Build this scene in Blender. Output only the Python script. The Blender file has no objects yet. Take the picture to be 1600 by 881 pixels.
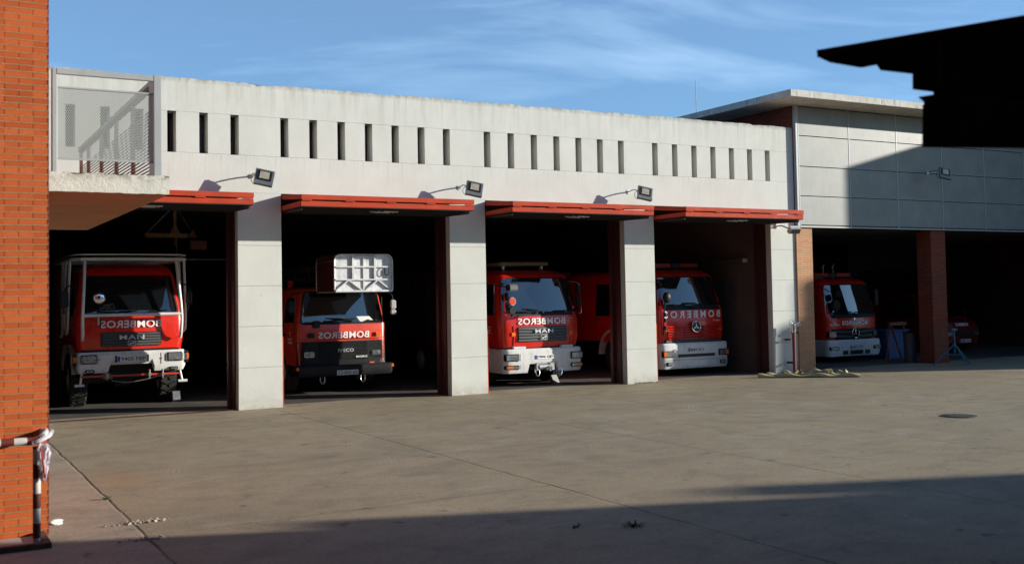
import bpy, bmesh, math, random
from mathutils import Vector, Matrix
random.seed(7)
R = math.radians
scene = bpy.context.scene
COL = scene.collection

# ---------------------------------------------------------------- camera
cam_d = bpy.data.cameras.new('camera'); cam = bpy.data.objects.new('camera', cam_d); COL.objects.link(cam)
cr = Vector((0.87228, -0.48867, -0.01795)); cu = Vector((-0.00434, -0.04444, 0.999)); cw = Vector((0.48898, 0.87133, 0.04088))
cam.matrix_world = Matrix.Translation((0, -21.764, 2.18)) @ Matrix(((cr.x, cu.x, -cw.x), (cr.y, cu.y, -cw.y), (cr.z, cu.z, -cw.z))).to_4x4()
cam_d.sensor_width = 36; cam_d.lens = 37.856; cam_d.shift_y = -0.0281
cam_d.clip_start = 0.1; cam_d.clip_end = 2000
cam_d.dof.use_dof = True; cam_d.dof.focus_distance = 25.0; cam_d.dof.aperture_fstop = 2.0
scene.camera = cam

# ---------------------------------------------------------------- sun, sky, exposure
SUN = Vector((1.95, -1.0, 0.50)).normalized()
sd = bpy.data.lights.new('sun', 'SUN'); sun = bpy.data.objects.new('sun', sd); COL.objects.link(sun)
sd.energy = 5.0; sd.angle = R(0.53); sd.color = (1.0, 0.955, 0.86)
sun.rotation_euler = SUN.to_track_quat('Z', 'Y').to_euler()
sun.location = (20, -20, 20)
world = bpy.data.worlds.new('World'); scene.world = world; world.use_nodes = True
wn, wl = world.node_tree.nodes, world.node_tree.links
bg = wn['Background']; bg.inputs['Strength'].default_value = 0.082
sky = wn.new('ShaderNodeTexSky'); sky.sky_type = 'NISHITA'; sky.sun_disc = False
sky.sun_elevation = math.asin(SUN.z); sky.sun_rotation = math.atan2(SUN.x, SUN.y)
sky.altitude = 100; sky.air_density = 0.85; sky.dust_density = 0.45; sky.ozone_density = 1.8
tc = wn.new('ShaderNodeTexCoord'); mp = wn.new('ShaderNodeMapping')
mp.inputs['Rotation'].default_value = (R(12), R(-18), R(24)); mp.inputs['Scale'].default_value = (1.0, 1.7, 5.0)
mp.inputs['Location'].default_value = (0.35, 0.1, 0.55)
nz = wn.new('ShaderNodeTexNoise'); nz.inputs['Scale'].default_value = 1.5; nz.inputs['Detail'].default_value = 9; nz.inputs['Roughness'].default_value = 0.56; nz.inputs['Distortion'].default_value = 0.7
rp = wn.new('ShaderNodeValToRGB'); rp.color_ramp.elements[0].position = 0.52; rp.color_ramp.elements[0].color = (0, 0, 0, 1); rp.color_ramp.elements[1].position = 0.80; rp.color_ramp.elements[1].color = (1, 1, 1, 1)
mx = wn.new('ShaderNodeMixRGB'); mx.blend_type = 'MIX'; mx.inputs['Color2'].default_value = (6.4, 9.2, 12.4, 1)
ml = wn.new('ShaderNodeMath'); ml.operation = 'MULTIPLY'; ml.operation = 'MULTIPLY_ADD'; ml.inputs[1].default_value = 0.52; ml.inputs[2].default_value = 0.18
wl.new(tc.outputs['Generated'], mp.inputs[0]); wl.new(mp.outputs[0], nz.inputs['Vector']); wl.new(nz.outputs['Fac'], rp.inputs[0])
sx = wn.new('ShaderNodeSeparateXYZ'); fz = wn.new('ShaderNodeMapRange'); fz.inputs[1].default_value = 0.36; fz.inputs[2].default_value = 0.72; fz.inputs[3].default_value = 1.0; fz.inputs[4].default_value = 0.0
mm = wn.new('ShaderNodeMath'); mm.operation = 'MULTIPLY'
wl.new(tc.outputs['Generated'], sx.inputs[0]); wl.new(sx.outputs[2], fz.inputs[0])
wl.new(rp.outputs[0], ml.inputs[0]); wl.new(ml.outputs[0], mm.inputs[0]); wl.new(fz.outputs[0], mm.inputs[1]); wl.new(mm.outputs[0], mx.inputs['Fac']); tn = wn.new('ShaderNodeMixRGB'); tn.blend_type = 'MULTIPLY'; tn.inputs['Fac'].default_value = 1; tn.inputs['Color2'].default_value = (0.58, 1.02, 1.42, 1)
wl.new(sky.outputs[0], tn.inputs['Color1']); wl.new(tn.outputs[0], mx.inputs['Color1']); wl.new(mx.outputs[0], bg.inputs['Color'])
vs = scene.view_settings; vs.view_transform = 'Standard'; vs.look = 'None'; vs.gamma = 1; vs.exposure = 0.47
scene.render.engine = 'CYCLES'
try:
    scene.cycles.max_bounces = 5; scene.cycles.diffuse_bounces = 3; scene.cycles.glossy_bounces = 3
    scene.cycles.transparent_max_bounces = 12; scene.cycles.sample_clamp_indirect = 4
except Exception: pass

# ---------------------------------------------------------------- material helpers
class N:
    def __init__(s, name):
        s.m = bpy.data.materials.new(name); s.m.use_nodes = True
        s.n = s.m.node_tree.nodes; s.l = s.m.node_tree.links; s.b = s.n['Principled BSDF']; s.out = s.n['Material Output']
        s._c = None
    def new(s, t, **k):
        x = s.n.new(t)
        for a, v in k.items(): setattr(x, a, v)
        return x
    def put(s, sock, v):
        if isinstance(v, bpy.types.NodeSocket): s.l.new(v, sock)
        else: sock.default_value = v
    def co(s):
        if not s._c: s._c = s.new('ShaderNodeNewGeometry').outputs['Position']
        return s._c
    def oc(s): return s.new('ShaderNodeTexCoord').outputs['Object']
    def math(s, op, a, b=0.0, c=None, clamp=False):
        x = s.new('ShaderNodeMath', operation=op); x.use_clamp = clamp
        s.put(x.inputs[0], a); s.put(x.inputs[1], b)
        if c is not None: s.put(x.inputs[2], c)
        return x.outputs[0]
    def map(s, v, scale=(1, 1, 1), loc=(0, 0, 0), rot=(0, 0, 0)):
        x = s.new('ShaderNodeMapping'); s.put(x.inputs[0], v); x.inputs['Scale'].default_value = scale
        x.inputs['Location'].default_value = loc; x.inputs['Rotation'].default_value = rot; return x.outputs[0]
    def noise(s, v, scale, detail=4, rough=0.55, dist=0.0):
        x = s.new('ShaderNodeTexNoise'); s.put(x.inputs['Vector'], v); x.inputs['Scale'].default_value = scale
        x.inputs['Detail'].default_value = detail; x.inputs['Roughness'].default_value = rough; x.inputs['Distortion'].default_value = dist
        return x.outputs['Fac']
    def ramp(s, f, *st):
        x = s.new('ShaderNodeValToRGB'); e = x.color_ramp.elements
        while len(e) < len(st): e.new(0.5)
        for i, (p, c) in enumerate(st):
            e[i].position = p; e[i].color = c if len(c) == 4 else (*c, 1)
        s.put(x.inputs[0], f); return x.outputs[0]
    def fr(s, f, a, b, lo=0.0, hi=1.0):
        x = s.new('ShaderNodeMapRange'); s.put(x.inputs[0], f)
        for i, v in enumerate((a, b, lo, hi)): x.inputs[i + 1].default_value = v
        return x.outputs[0]
    def mix(s, f, a, b, mode='MIX'):
        x = s.new('ShaderNodeMixRGB', blend_type=mode); s.put(x.inputs[0], f)
        for i, v in ((1, a), (2, b)):
            if isinstance(v, tuple) and len(v) == 3: v = (*v, 1)
            s.put(x.inputs[i], v)
        return x.outputs[0]
    def sep(s, v):
        x = s.new('ShaderNodeSeparateXYZ'); s.put(x.inputs[0], v); return x.outputs
    def comb(s, a, b, c):
        x = s.new('ShaderNodeCombineXYZ')
        for i, v in enumerate((a, b, c)): s.put(x.inputs[i], v)
        return x.outputs[0]
    def bump(s, h, st, d=0.01, prev=None):
        x = s.new('ShaderNodeBump'); s.put(x.inputs['Height'], h); x.inputs['Strength'].default_value = st; x.inputs['Distance'].default_value = d
        if prev is not None: s.l.new(prev, x.inputs['Normal'])
        s.l.new(x.outputs[0], s.b.inputs['Normal']); return x.outputs[0]
    def set(s, **k):
        for a, v in k.items():
            a = {'col': 'Base Color', 'rough': 'Roughness', 'metal': 'Metallic', 'ior': 'IOR', 'coat': 'Coat Weight', 'alpha': 'Alpha', 'em': 'Emission Color', 'ems': 'Emission Strength', 'spec': 'Specular IOR Level', 'trans': 'Transmission Weight'}[a]
            if isinstance(v, tuple) and len(v) == 3: v = (*v, 1)
            s.put(s.b.inputs[a], v)
        return s.m

def simple(name, col, rough=0.5, metal=0.0, var=0.18, scale=6.0, bump=0.0, bscale=60.0, coat=0.0, spec=None, ior=None, dirt=None):
    k = N(name); v = k.oc()
    f = k.noise(v, scale, 5)
    lo = tuple(c * (1 - var) for c in col); hi = tuple(min(1, c * (1 + var)) for c in col)
    c = k.ramp(f, (0.3, lo), (0.7, hi))
    if dirt:
        g = k.noise(k.map(v, (1, 1, 0.35)), 9, 7, 0.7)
        c = k.mix(k.fr(g, 0.5, 0.72, 0, dirt[1]), c, dirt[0])
    k.set(col=c, rough=k.fr(k.noise(v, scale * 2.3, 3), 0.3, 0.7, max(0.02, rough - 0.06), min(1, rough + 0.08)), metal=metal, coat=coat)
    if spec is not None: k.set(spec=spec)
    if ior is not None: k.set(ior=ior)
    if bump: k.bump(k.noise(v, bscale, 4), bump)
    return k.m

M = {}
M['red'] = simple('red_paint', (0.68, 0.018, 0.006), 0.30, var=0.1, scale=2, coat=0.35, dirt=((0.12, 0.05, 0.03), 0.25))
M['orange_red'] = simple('orange_red_paint', (0.66, 0.055, 0.022), 0.33, var=0.1, scale=2, coat=0.3, dirt=((0.2, 0.07, 0.04), 0.25))
M['white'] = simple('white_paint', (0.70, 0.70, 0.68), 0.35, var=0.06, scale=3, coat=0.2, dirt=((0.35, 0.31, 0.26), 0.4))
M['black'] = simple('black_plastic', (0.011, 0.011, 0.012), 0.5, var=0.3, spec=0.3)
M['grey_plastic'] = simple('grey_plastic', (0.07, 0.072, 0.07), 0.5, var=0.15)
M['rubber'] = simple('tyre_rubber', (0.020, 0.019, 0.017), 0.85, var=0.3, dirt=((0.07, 0.055, 0.04), 0.5))
M['chrome'] = simple('chrome', (0.72, 0.73, 0.74), 0.14, 1.0, var=0.05)
M['steel'] = simple('brushed_steel', (0.42, 0.42, 0.41), 0.38, 0.8, var=0.15, dirt=((0.16, 0.12, 0.09), 0.4))
M['alu'] = simple('aluminium_sheet', (0.66, 0.66, 0.66), 0.42, 0.25, var=0.1, bump=0.25, bscale=14, dirt=((0.3, 0.22, 0.13), 0.5))
M['orange'] = simple('orange_lens', (0.80, 0.17, 0.02), 0.2, coat=0.6, bump=0.3, bscale=120)
M['redlens'] = simple('red_lens', (0.42, 0.02, 0.012), 0.5, spec=0.2)
M['lens'] = simple('headlight_glass', (0.30, 0.32, 0.33), 0.12, 0.55, var=0.55, scale=16, coat=0.8, bump=0.6, bscale=40)
M['letter'] = simple('white_lettering', (0.82, 0.82, 0.80), 0.45, var=0.04)
M['shaded_red'] = simple('shaded_red_paint', (0.16, 0.008, 0.006), 0.3, coat=0.3)  # red paint with shade put into it, for truck bodies and van
M['silver'] = simple('silver_lettering', (0.62, 0.62, 0.63), 0.35, 0.3, var=0.05)
M['ink'] = simple('black_lettering', (0.02, 0.02, 0.02), 0.5)
M['blue'] = simple('blue_band', (0.02, 0.06, 0.42), 0.5)
M['yellow'] = simple('yellow_lettering', (0.7, 0.4, 0.05), 0.5)
M['plate'] = simple('number_plate_white', (0.74, 0.74, 0.70), 0.4, var=0.08)
M['seat'] = simple('seat_fabric', (0.04, 0.04, 0.045), 0.9)
M['door_red'] = simple('red_steel_door', (0.44, 0.050, 0.018), 0.72, var=0.12, scale=3, spec=0.2, dirt=((0.25, 0.07, 0.04), 0.35))
M['frame_red'] = simple('dark_red_frame', (0.055, 0.012, 0.010), 0.5, var=0.25)
M['brown_steel'] = simple('brown_steel', (0.15, 0.055, 0.032), 0.5, var=0.2)
M['light_steel'] = simple('grey_painted_steel', (0.34, 0.375, 0.375), 0.42, var=0.06, dirt=((0.3, 0.26, 0.2), 0.3))
M['lampgrey'] = simple('lamp_housing_grey', (0.16, 0.17, 0.165), 0.45, 0.2)
M['lampwhite'] = simple('lamp_housing_white', (0.62, 0.61, 0.58), 0.45)
M['lampglass'] = simple('lamp_glass', (0.42, 0.37, 0.26), 0.25, var=0.35, scale=30, coat=0.7)
M['hose'] = simple('yellow_hose_canvas', (0.38, 0.345, 0.19), 0.8, var=0.25, scale=14, bump=0.3, bscale=90)
M['teal'] = simple('teal_paint', (0.02, 0.13, 0.19), 0.5)
M['bluebin'] = simple('blue_plastic', (0.02, 0.09, 0.24), 0.5)
M['pipe_red'] = simple('dark_red_pipe', (0.22, 0.03, 0.02), 0.5, dirt=((0.09, 0.03, 0.02), 0.5))
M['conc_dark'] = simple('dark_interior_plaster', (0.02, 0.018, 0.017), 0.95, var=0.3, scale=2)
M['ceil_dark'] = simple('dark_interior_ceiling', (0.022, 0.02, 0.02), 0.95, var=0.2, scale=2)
M['plaster_in'] = simple('brown_interior_plaster', (0.10, 0.07, 0.06), 0.95, var=0.15, scale=1.3)
M['deck'] = simple('flat_roof_gravel', (0.2, 0.19, 0.17), 0.95, bump=0.5)
M['rust'] = simple('rusty_steel_edge', (0.10, 0.05, 0.032), 0.8, var=0.35, scale=12, bump=0.3)
M['shade_plaster'] = simple('shade_dark_plaster', (0.018, 0.014, 0.013), 0.95, var=0.25, scale=4, bump=0.2, bscale=25, spec=0.15)  # backlit shade of the eave is put into this near-black tone
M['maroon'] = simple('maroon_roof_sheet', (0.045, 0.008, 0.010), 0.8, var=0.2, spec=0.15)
M['weed'] = simple('weed_green', (0.045, 0.09, 0.018), 0.7, var=0.4, scale=40)
M['crumb'] = simple('concrete_crumbs', (0.42, 0.37, 0.3), 0.95, var=0.3, scale=60)
M['floor_in'] = simple('darkened_oily_floor', (0.10, 0.085, 0.07), 0.7, var=0.3, scale=1.5, dirt=((0.03, 0.025, 0.02), 0.7))  # floor toned dark so less light bounces inside the hall
M['wood'] = simple('worn_timber', (0.28, 0.17, 0.08), 0.8, var=0.3, scale=12)

def mk_glass():
    k = N('dark_vehicle_glass'); v = k.oc()
    k.set(col=(0.006, 0.008, 0.010), rough=k.fr(k.noise(v, 3, 5), 0.35, 0.75, 0.015, 0.05), ior=1.95, spec=0.75)
    k.bump(k.noise(v, 1.4, 2), 0.04, 0.02); return k.m
M['glass'] = mk_glass()
def mk_pane():
    k = N('dark_window_pane'); v = k.oc()
    k.set(col=(0.010, 0.012, 0.012), rough=0.06, ior=1.5); k.bump(k.noise(v, 2, 2), 0.05, 0.02); return k.m
M['pane'] = mk_pane()

def mk_wall():
    k = N('off_white_rendered_concrete'); p = k.co(); x, y, z = k.sep(p)
    base = k.ramp(k.noise(p, 1.1, 6, 0.6), (0.3, (0.56, 0.565, 0.51)), (0.72, (0.63, 0.635, 0.585)))
    fine = k.noise(p, 34, 5, 0.7)
    base = k.mix(k.fr(fine, 0.55, 0.8, 0, 0.16), base, (0.36, 0.32, 0.27))
    streak = k.noise(k.map(p, (2.6, 2.6, 0.22)), 2.2, 7, 0.66)
    topm = k.fr(z, 5.75, 6.66, 0, 1); botm = k.fr(z, 0.55, 0.0, 0, 1)
    base = k.mix(k.math('MULTIPLY', k.math('MULTIPLY', k.fr(streak, 0.46, 0.75), topm), 0.6), base, (0.30, 0.27, 0.22))
    s2 = k.noise(k.map(p, (9, 9, 0.5)), 1.6, 6, 0.7)
    um = k.math('MULTIPLY', k.fr(z, 4.55, 5.16), k.fr(z, 5.175, 5.165))
    base = k.mix(k.math('MULTIPLY', k.math('MULTIPLY', k.fr(s2, 0.52, 0.72), um), 0.5), base, (0.33, 0.29, 0.23))
    pit = k.noise(p, 15, 3, 0.5); base = k.mix(k.math('MULTIPLY', k.fr(pit, 0.70, 0.76), 0.5), base, (0.30, 0.27, 0.22))
    edge = k.math('MULTIPLY', k.fr(z, 6.56, 6.68), k.fr(k.noise(k.map(p, (1, 1, 0.5)), 7, 7, 0.75), 0.38, 0.58))
    base = k.mix(k.math('MULTIPLY', edge, 0.7), base, (0.13, 0.12, 0.10))
    base = k.mix(k.math('MULTIPLY', k.math('MULTIPLY', botm, botm), k.fr(k.noise(p, 5, 6, 0.7), 0.35, 0.7, 0.1, 0.8)), base, (0.32, 0.27, 0.20))
    b = k.bump(k.noise(p, 46, 6, 0.75), 0.55, 0.012)
    k.bump(k.noise(p, 2.3, 4), 0.25, 0.03, b)
    return k.set(col=base, rough=0.92, spec=0.2)
M['wall'] = mk_wall()
def mk_slab():
    k = N('weathered_concrete_slab'); p = k.co()
    base = k.ramp(k.noise(p, 3, 7, 0.65), (0.3, (0.48, 0.45, 0.39)), (0.7, (0.66, 0.62, 0.55)))
    st = k.noise(k.map(p, (3, 3, 0.6)), 3.5, 8, 0.72)
    base = k.mix(k.fr(st, 0.55, 0.68, 0, 0.85), base, (0.07, 0.06, 0.045))
    k.bump(k.noise(p, 22, 7, 0.75), 0.6, 0.02)
    return k.set(col=base, rough=0.92, spec=0.2)
M['slab'] = mk_slab()
def mk_balc():
    k = N('chipped_white_concrete'); p = k.co(); x, y, z = k.sep(p)
    base = k.ramp(k.noise(p, 4, 7, 0.65), (0.3, (0.54, 0.55, 0.48)), (0.7, (0.66, 0.665, 0.59)))
    top = k.math('MULTIPLY', k.fr(z, 3.62, 3.73), k.fr(k.noise(p, 14, 8, 0.75), 0.46, 0.56))
    base = k.mix(k.math('MULTIPLY', top, 0.7), base, (0.16, 0.13, 0.10))
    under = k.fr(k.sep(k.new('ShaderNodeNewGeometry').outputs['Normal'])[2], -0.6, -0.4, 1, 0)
    bounce_tint = k.ramp(k.noise(p, 1.6, 6, 0.6), (0.3, (0.40, 0.17, 0.085)), (0.7, (0.46, 0.21, 0.11)))  # warm bounce light from the brick is painted into the underside
    base = k.mix(under, base, bounce_tint)
    k.bump(k.noise(p, 20, 7, 0.75), 0.6, 0.02)
    return k.set(col=base, rough=0.92, spec=0.2)
M['balc'] = mk_balc()
def mk_brick(name, c1, c2, mortar, bw=0.25, bh=0.0615, z0=0.0, ms=0.009):
    k = N(name); p = k.co(); x, y, z = k.sep(p)
    uv = k.comb(k.math('ADD', k.math('ADD', x, y), 0.0), k.math('ADD', z, z0), 0.0)
    t = k.new('ShaderNodeTexBrick'); k.put(t.inputs['Vector'], uv)
    t.offset = 0.5; t.inputs['Scale'].default_value = 1.0; t.inputs['Brick Width'].default_value = bw; t.inputs['Row Height'].default_value = bh
    t.inputs['Mortar Size'].default_value = ms * 0.5; t.inputs['Mortar Smooth'].default_value = 0.25; t.inputs['Bias'].default_value = 0.0
    t.inputs['Color1'].default_value = (*c1, 1); t.inputs['Color2'].default_value = (*c2, 1); t.inputs['Mortar'].default_value = (*mortar, 1)
    v = k.math('FRACT', k.math('DIVIDE', k.math('ADD', z, z0 + 10 * bh), bh))
    bed = k.fr(k.math('ADD', k.math('ABSOLUTE', k.math('SUBTRACT', v, 0.5)), k.math('MULTIPLY', k.math('SUBTRACT', k.noise(p, 45, 4), 0.5), 0.06)), 0.5 - ms * 0.75 / bh, 0.5 - ms * 0.45 / bh)
    rnd = k.new('ShaderNodeTexWhiteNoise', noise_dimensions='2D'); k.put(rnd.inputs['Vector'], k.comb(k.math('FLOOR', k.math('DIVIDE', k.math('ADD', x, y), bw)), k.math('FLOOR', k.math('DIVIDE', k.math('ADD', z, z0), bh)), 0.0))
    c = k.mix(t.outputs['Fac'], k.mix(rnd.outputs['Value'], c1, c2), tuple(a * 0.28 for a in c1))
    c = k.mix(k.fr(k.noise(p, 30, 6, 0.7), 0.4, 0.75, 0, 0.25), c, tuple(a * 0.6 for a in c1))
    c = k.mix(bed, c, k.mix(k.fr(k.noise(p, 60, 5, 0.7), 0.35, 0.65), mortar, tuple(a * 0.6 for a in mortar)))
    c = k.mix(k.fr(k.noise(p, 1.3, 4), 0.4, 0.7, 0, 0.2), c, tuple(min(1, a * 1.35) for a in c2))
    h = k.math('ADD', k.math('ADD', k.math('MULTIPLY', t.outputs['Fac'], -1.0), k.math('MULTIPLY', bed, 0.9)), k.math('MULTIPLY', k.noise(p, 60, 5, 0.7), 0.35))
    k.bump(h, 0.8, 0.008)
    return k.set(col=c, rough=0.88, spec=0.25)
M['brick'] = mk_brick('orange_brickwork', (0.42, 0.075, 0.018), (0.57, 0.12, 0.030), (0.44, 0.32, 0.16))
M['brick2'] = mk_brick('red_brickwork', (0.47, 0.24, 0.13), (0.56, 0.30, 0.17), (0.50, 0.36, 0.22), z0=0.02)
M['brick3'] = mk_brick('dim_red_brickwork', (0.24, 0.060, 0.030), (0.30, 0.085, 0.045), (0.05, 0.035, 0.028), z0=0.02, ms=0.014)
M['brick4'] = mk_brick('dark_brickwork', (0.075, 0.028, 0.018), (0.09, 0.038, 0.024), (0.03, 0.022, 0.018), z0=0.01)  # kept dark so these walls bounce and mirror little light
def mk_panel():
    k = N('grey_cement_panel'); p = k.co(); x, y, z = k.sep(p)
    c = k.ramp(k.noise(p, 1.7, 6, 0.62), (0.28, (0.175, 0.18, 0.168)), (0.72, (0.235, 0.24, 0.218)))
    c = k.mix(k.fr(k.noise(k.map(p, (1, 1, 2)), 2.6, 7, 0.7), 0.52, 0.72, 0, 0.5), c, (0.25, 0.22, 0.14))
    c = k.mix(k.fr(k.noise(k.map(p, (7, 7, 0.6)), 3, 5, 0.6), 0.5, 0.75, 0, 0.35), c, (0.13, 0.14, 0.135))
    k.bump(k.noise(p, 70, 4), 0.12, 0.004)
    return k.set(col=c, rough=0.48, spec=0.4)
M['panel'] = mk_panel()

def mk_ground():
    k = N('yard_concrete'); p = k.co(); x, y, z = k.sep(p)
    big = k.noise(p, 0.22, 5, 0.6); streak = k.noise(k.map(p, (0.7, 1.9, 1), rot=(0, 0, R(-8))), 1.3, 10, 0.72, 0.9)
    mid = k.noise(p, 1.7, 8, 0.68, 0.6); fine = k.noise(p, 26, 6, 0.75)
    c = k.ramp(big, (0.3, (0.340, 0.270, 0.165)), (0.7, (0.420, 0.340, 0.212)))
    c = k.mix(k.fr(x, 13, 3, 0, 0.3), c, (0.42, 0.31, 0.21))
    c = k.mix(k.math('MULTIPLY', k.fr(x, 1.99, 1.95), 0.55), c, (0.50, 0.385, 0.29))
    c = k.mix(k.fr(streak, 0.50, 0.68, 0, 0.28), c, (0.165, 0.140, 0.110))
    c = k.mix(k.fr(streak, 0.42, 0.30, 0, 0.30), c, (0.43, 0.38, 0.32))
    c = k.mix(k.fr(mid, 0.50, 0.68, 0, 0.40), c, (0.155, 0.130, 0.100))
    pat = k.noise(k.map(p, (0.8, 1.2, 1), rot=(0, 0, R(20))), 0.55, 9, 0.72, 1.1)
    c = k.mix(k.fr(pat, 0.52, 0.60, 0, 0.24), c, (0.19, 0.165, 0.125))
    c = k.mix(k.fr(pat, 0.44, 0.36, 0, 0.40), c, (0.47, 0.41, 0.31))
    c = k.mix(k.fr(mid, 0.42, 0.28, 0, 0.35), c, (0.45, 0.40, 0.33))
    c = k.mix(k.fr(fine, 0.48, 0.68, 0, 0.55), c, (0.12, 0.10, 0.08))
    c = k.mix(k.fr(k.noise(p, 22, 2, 0.5), 0.68, 0.74, 0, 0.7), c, (0.52, 0.47, 0.39))
    c = k.mix(k.fr(k.noise(k.map(p, (1, 1, 1), (3, 7, 1)), 13, 3, 0.6), 0.68, 0.73, 0, 0.7), c, (0.10, 0.085, 0.065))
    # oil spots
    vo = k.new('ShaderNodeTexVoronoi'); k.put(vo.inputs['Vector'], k.map(p, (0.55, 0.8, 1))); vo.inputs['Scale'].default_value = 1.0
    spot = k.math('MULTIPLY', k.fr(vo.outputs['Distance'], 0.10, 0.05), k.fr(k.noise(p, 6, 5, 0.7), 0.45, 0.55))
    c = k.mix(k.math('MULTIPLY', spot, 0.55), c, (0.07, 0.055, 0.045))
    dr_ = k.noise(k.map(p, (1.0, 1.0, 1)), 3.4, 2, 0.4)
    c = k.mix(k.math('MULTIPLY', k.fr(dr_, 0.70, 0.76), 0.65), c, (0.09, 0.075, 0.055))
    c = k.mix(k.math('MULTIPLY', k.fr(k.noise(p, 9.0, 3, 0.6), 0.66, 0.72), 0.6), c, (0.12, 0.10, 0.075))
    # worn circular tyre scrub marks
    wob = k.math('MULTIPLY', k.math('SUBTRACT', k.noise(p, 1.1, 3), 0.5), 0.25)
    for cx, cy, r0, a in ((14.2, -6.0, 1.3, .5), (12.0, -7.4, 2.0, .35), (16.8, -5.4, 1.7, .55), (9.2, -9.6, 1.5, .3), (7.0, -6.6, 1.2, .3), (18.4, -8.2, 2.4, .35), (4.4, -7.6, 1.4, .25)):
        dx = k.math('SUBTRACT', x, cx); dy = k.math('SUBTRACT', y, cy)
        d = k.math('SQRT', k.math('ADD', k.math('MULTIPLY', dx, dx), k.math('MULTIPLY', dy, dy)))
        d = k.math('ADD', d, wob)
        rg = k.math('MULTIPLY', k.fr(k.math('ABSOLUTE', k.math('SUBTRACT', d, r0)), 0.20, 0.02), k.fr(k.math('SINE', k.math('MULTIPLY', d, 90.0)), -0.2, 0.9))
        rg = k.math('MULTIPLY', rg, k.fr(k.noise(p, 0.9, 3), 0.36, 0.52))
        c = k.mix(k.math('MULTIPLY', rg, min(1.0, a * 1.7)), c, (0.42, 0.38, 0.32))
    # rust run beside the joint
    dx = k.math('MULTIPLY', k.math('SUBTRACT', x, 2.35), 1.5); dy = k.math('MULTIPLY', k.math('ADD', y, 7.3), 0.62)
    rd = k.math('SQRT', k.math('ADD', k.math('MULTIPLY', dx, dx), k.math('MULTIPLY', dy, dy)))
    rr = k.math('MULTIPLY', k.fr(rd, 0.62, 0.1), k.fr(k.noise(k.map(p, (1, 2.5, 1)), 7, 8, 0.75), 0.46, 0.60))
    c = k.mix(k.math('MULTIPLY', k.math('MULTIPLY', rr, k.fr(x, 1.93, 2.02)), 0.6), c, (0.45, 0.19, 0.05))
    # expansion joints: real grooves in the height as well
    wv = k.math('MULTIPLY', k.math('SUBTRACT', k.noise(p, 2.2, 6, 0.7), 0.5), 0.07)
    wf = k.fr(k.noise(p, 1.4, 4), 0.35, 0.65, 0.35, 1.0)
    J = None
    def line(ax, val, w, a0=None, a1=None, slope=0.0):
        nonlocal J
        u, t = (x, y) if ax == 'x' else (y, x)
        d = k.math('ABSOLUTE', k.math('ADD', k.math('SUBTRACT', k.math('SUBTRACT', u, val), k.math('MULTIPLY', t, slope)), wv))
        f = k.fr(d, w, w * 0.35)
        if a0 is not None: f = k.math('MULTIPLY', f, k.fr(t, a0 - 0.05, a0 + 0.05))
        if a1 is not None: f = k.math('MULTIPLY', f, k.fr(t, a1 + 0.05, a1 - 0.05))
        f = k.math('MULTIPLY', f, wf)
        J = f if J is None else k.math('MAXIMUM', J, f)
    line('x', 1.96, 0.022, None, -0.6); line('x', 6.50, 0.018, None, -0.3); line('x', 9.75, 0.015, None, -0.3)
    line('x', 13.0, 0.016, None, -0.3); line('x', 16.6, 0.010, None, -0.3); line('x', 20.2, 0.010, None, -0.3)
    line('y', -0.95, 0.022, 1.2, 16.5, -0.06); line('y', -0.30, 0.014, 8.0, 22.0); line('y', -11.2, 0.012, 1.9, 6.5, 0.03); line('y', -7.9, 0.009, 6.5, 20)
    c = k.mix(k.math('MULTIPLY', J, 0.9), c, (0.035, 0.028, 0.022))
    # paler dust near the door sills
    h = k.math('ADD', k.math('MULTIPLY', fine, 0.25), k.math('ADD', k.math('MULTIPLY', mid, 0.5), k.math('MULTIPLY', J, -2.0)))
    k.bump(h, 0.45, 0.012)
    return k.set(col=c, rough=k.fr(streak, 0.3, 0.7, 0.68, 0.86), spec=0.3)
M['ground'] = mk_ground()

def mk_stripe(name, a, b, period, axis, phase=0.0):
    k = N(name); v = k.sep(k.co())[axis]
    f = k.math('FRACT', k.math('DIVIDE', k.math('ADD', v, phase + 50 * period), period))
    f = k.fr(f, 0.5, 0.501)
    c = k.mix(f, a, b); c = k.mix(k.fr(k.noise(k.co(), 40, 6, 0.7), 0.5, 0.75, 0, 0.45), c, (0.12, 0.05, 0.03))
    return k.set(col=c, rough=0.55)
M['stripe_v'] = mk_stripe('red_white_post_paint', (0.62, 0.60, 0.55), (0.12, 0.02, 0.015), 0.268, 2, 0.06)
M['stripe_h'] = mk_stripe('red_white_bar_paint', (0.62, 0.60, 0.55), (0.16, 0.028, 0.018), 0.215, 0, 0.02)
def mk_perf(name, pitch, rad, col):
    k = N(name); p = k.co(); x, y, z = k.sep(p)
    u = k.math('DIVIDE', k.math('ADD', x, y), pitch); v = k.math('DIVIDE', z, pitch * 0.866)
    row = k.math('FLOOR', v); u2 = k.math('ADD', u, k.math('MULTIPLY', row, 0.5))
    fu = k.math('SUBTRACT', k.math('FRACT', k.math('ADD', u2, 500.0)), 0.5); fv = k.math('SUBTRACT', k.math('FRACT', k.math('ADD', v, 500.0)), 0.5)
    d = k.math('SQRT', k.math('ADD', k.math('MULTIPLY', fu, fu), k.math('MULTIPLY', fv, fv)))
    al = k.fr(d, rad - 0.03, rad + 0.03)
    return k.set(col=col, rough=0.45, alpha=al)
M['perf'] = mk_perf('perforated_sheet_metal', 0.023, 0.38, (0.34, 0.385, 0.37))
def mk_film():
    k = N('clear_plastic_film'); v = k.oc()
    k.set(col=(0.75, 0.70, 0.76), rough=0.25, alpha=k.fr(k.noise(v, 12, 4), 0.35, 0.65, 0.35, 0.9), spec=0.8); return k.m
M['film'] = mk_film()

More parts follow.
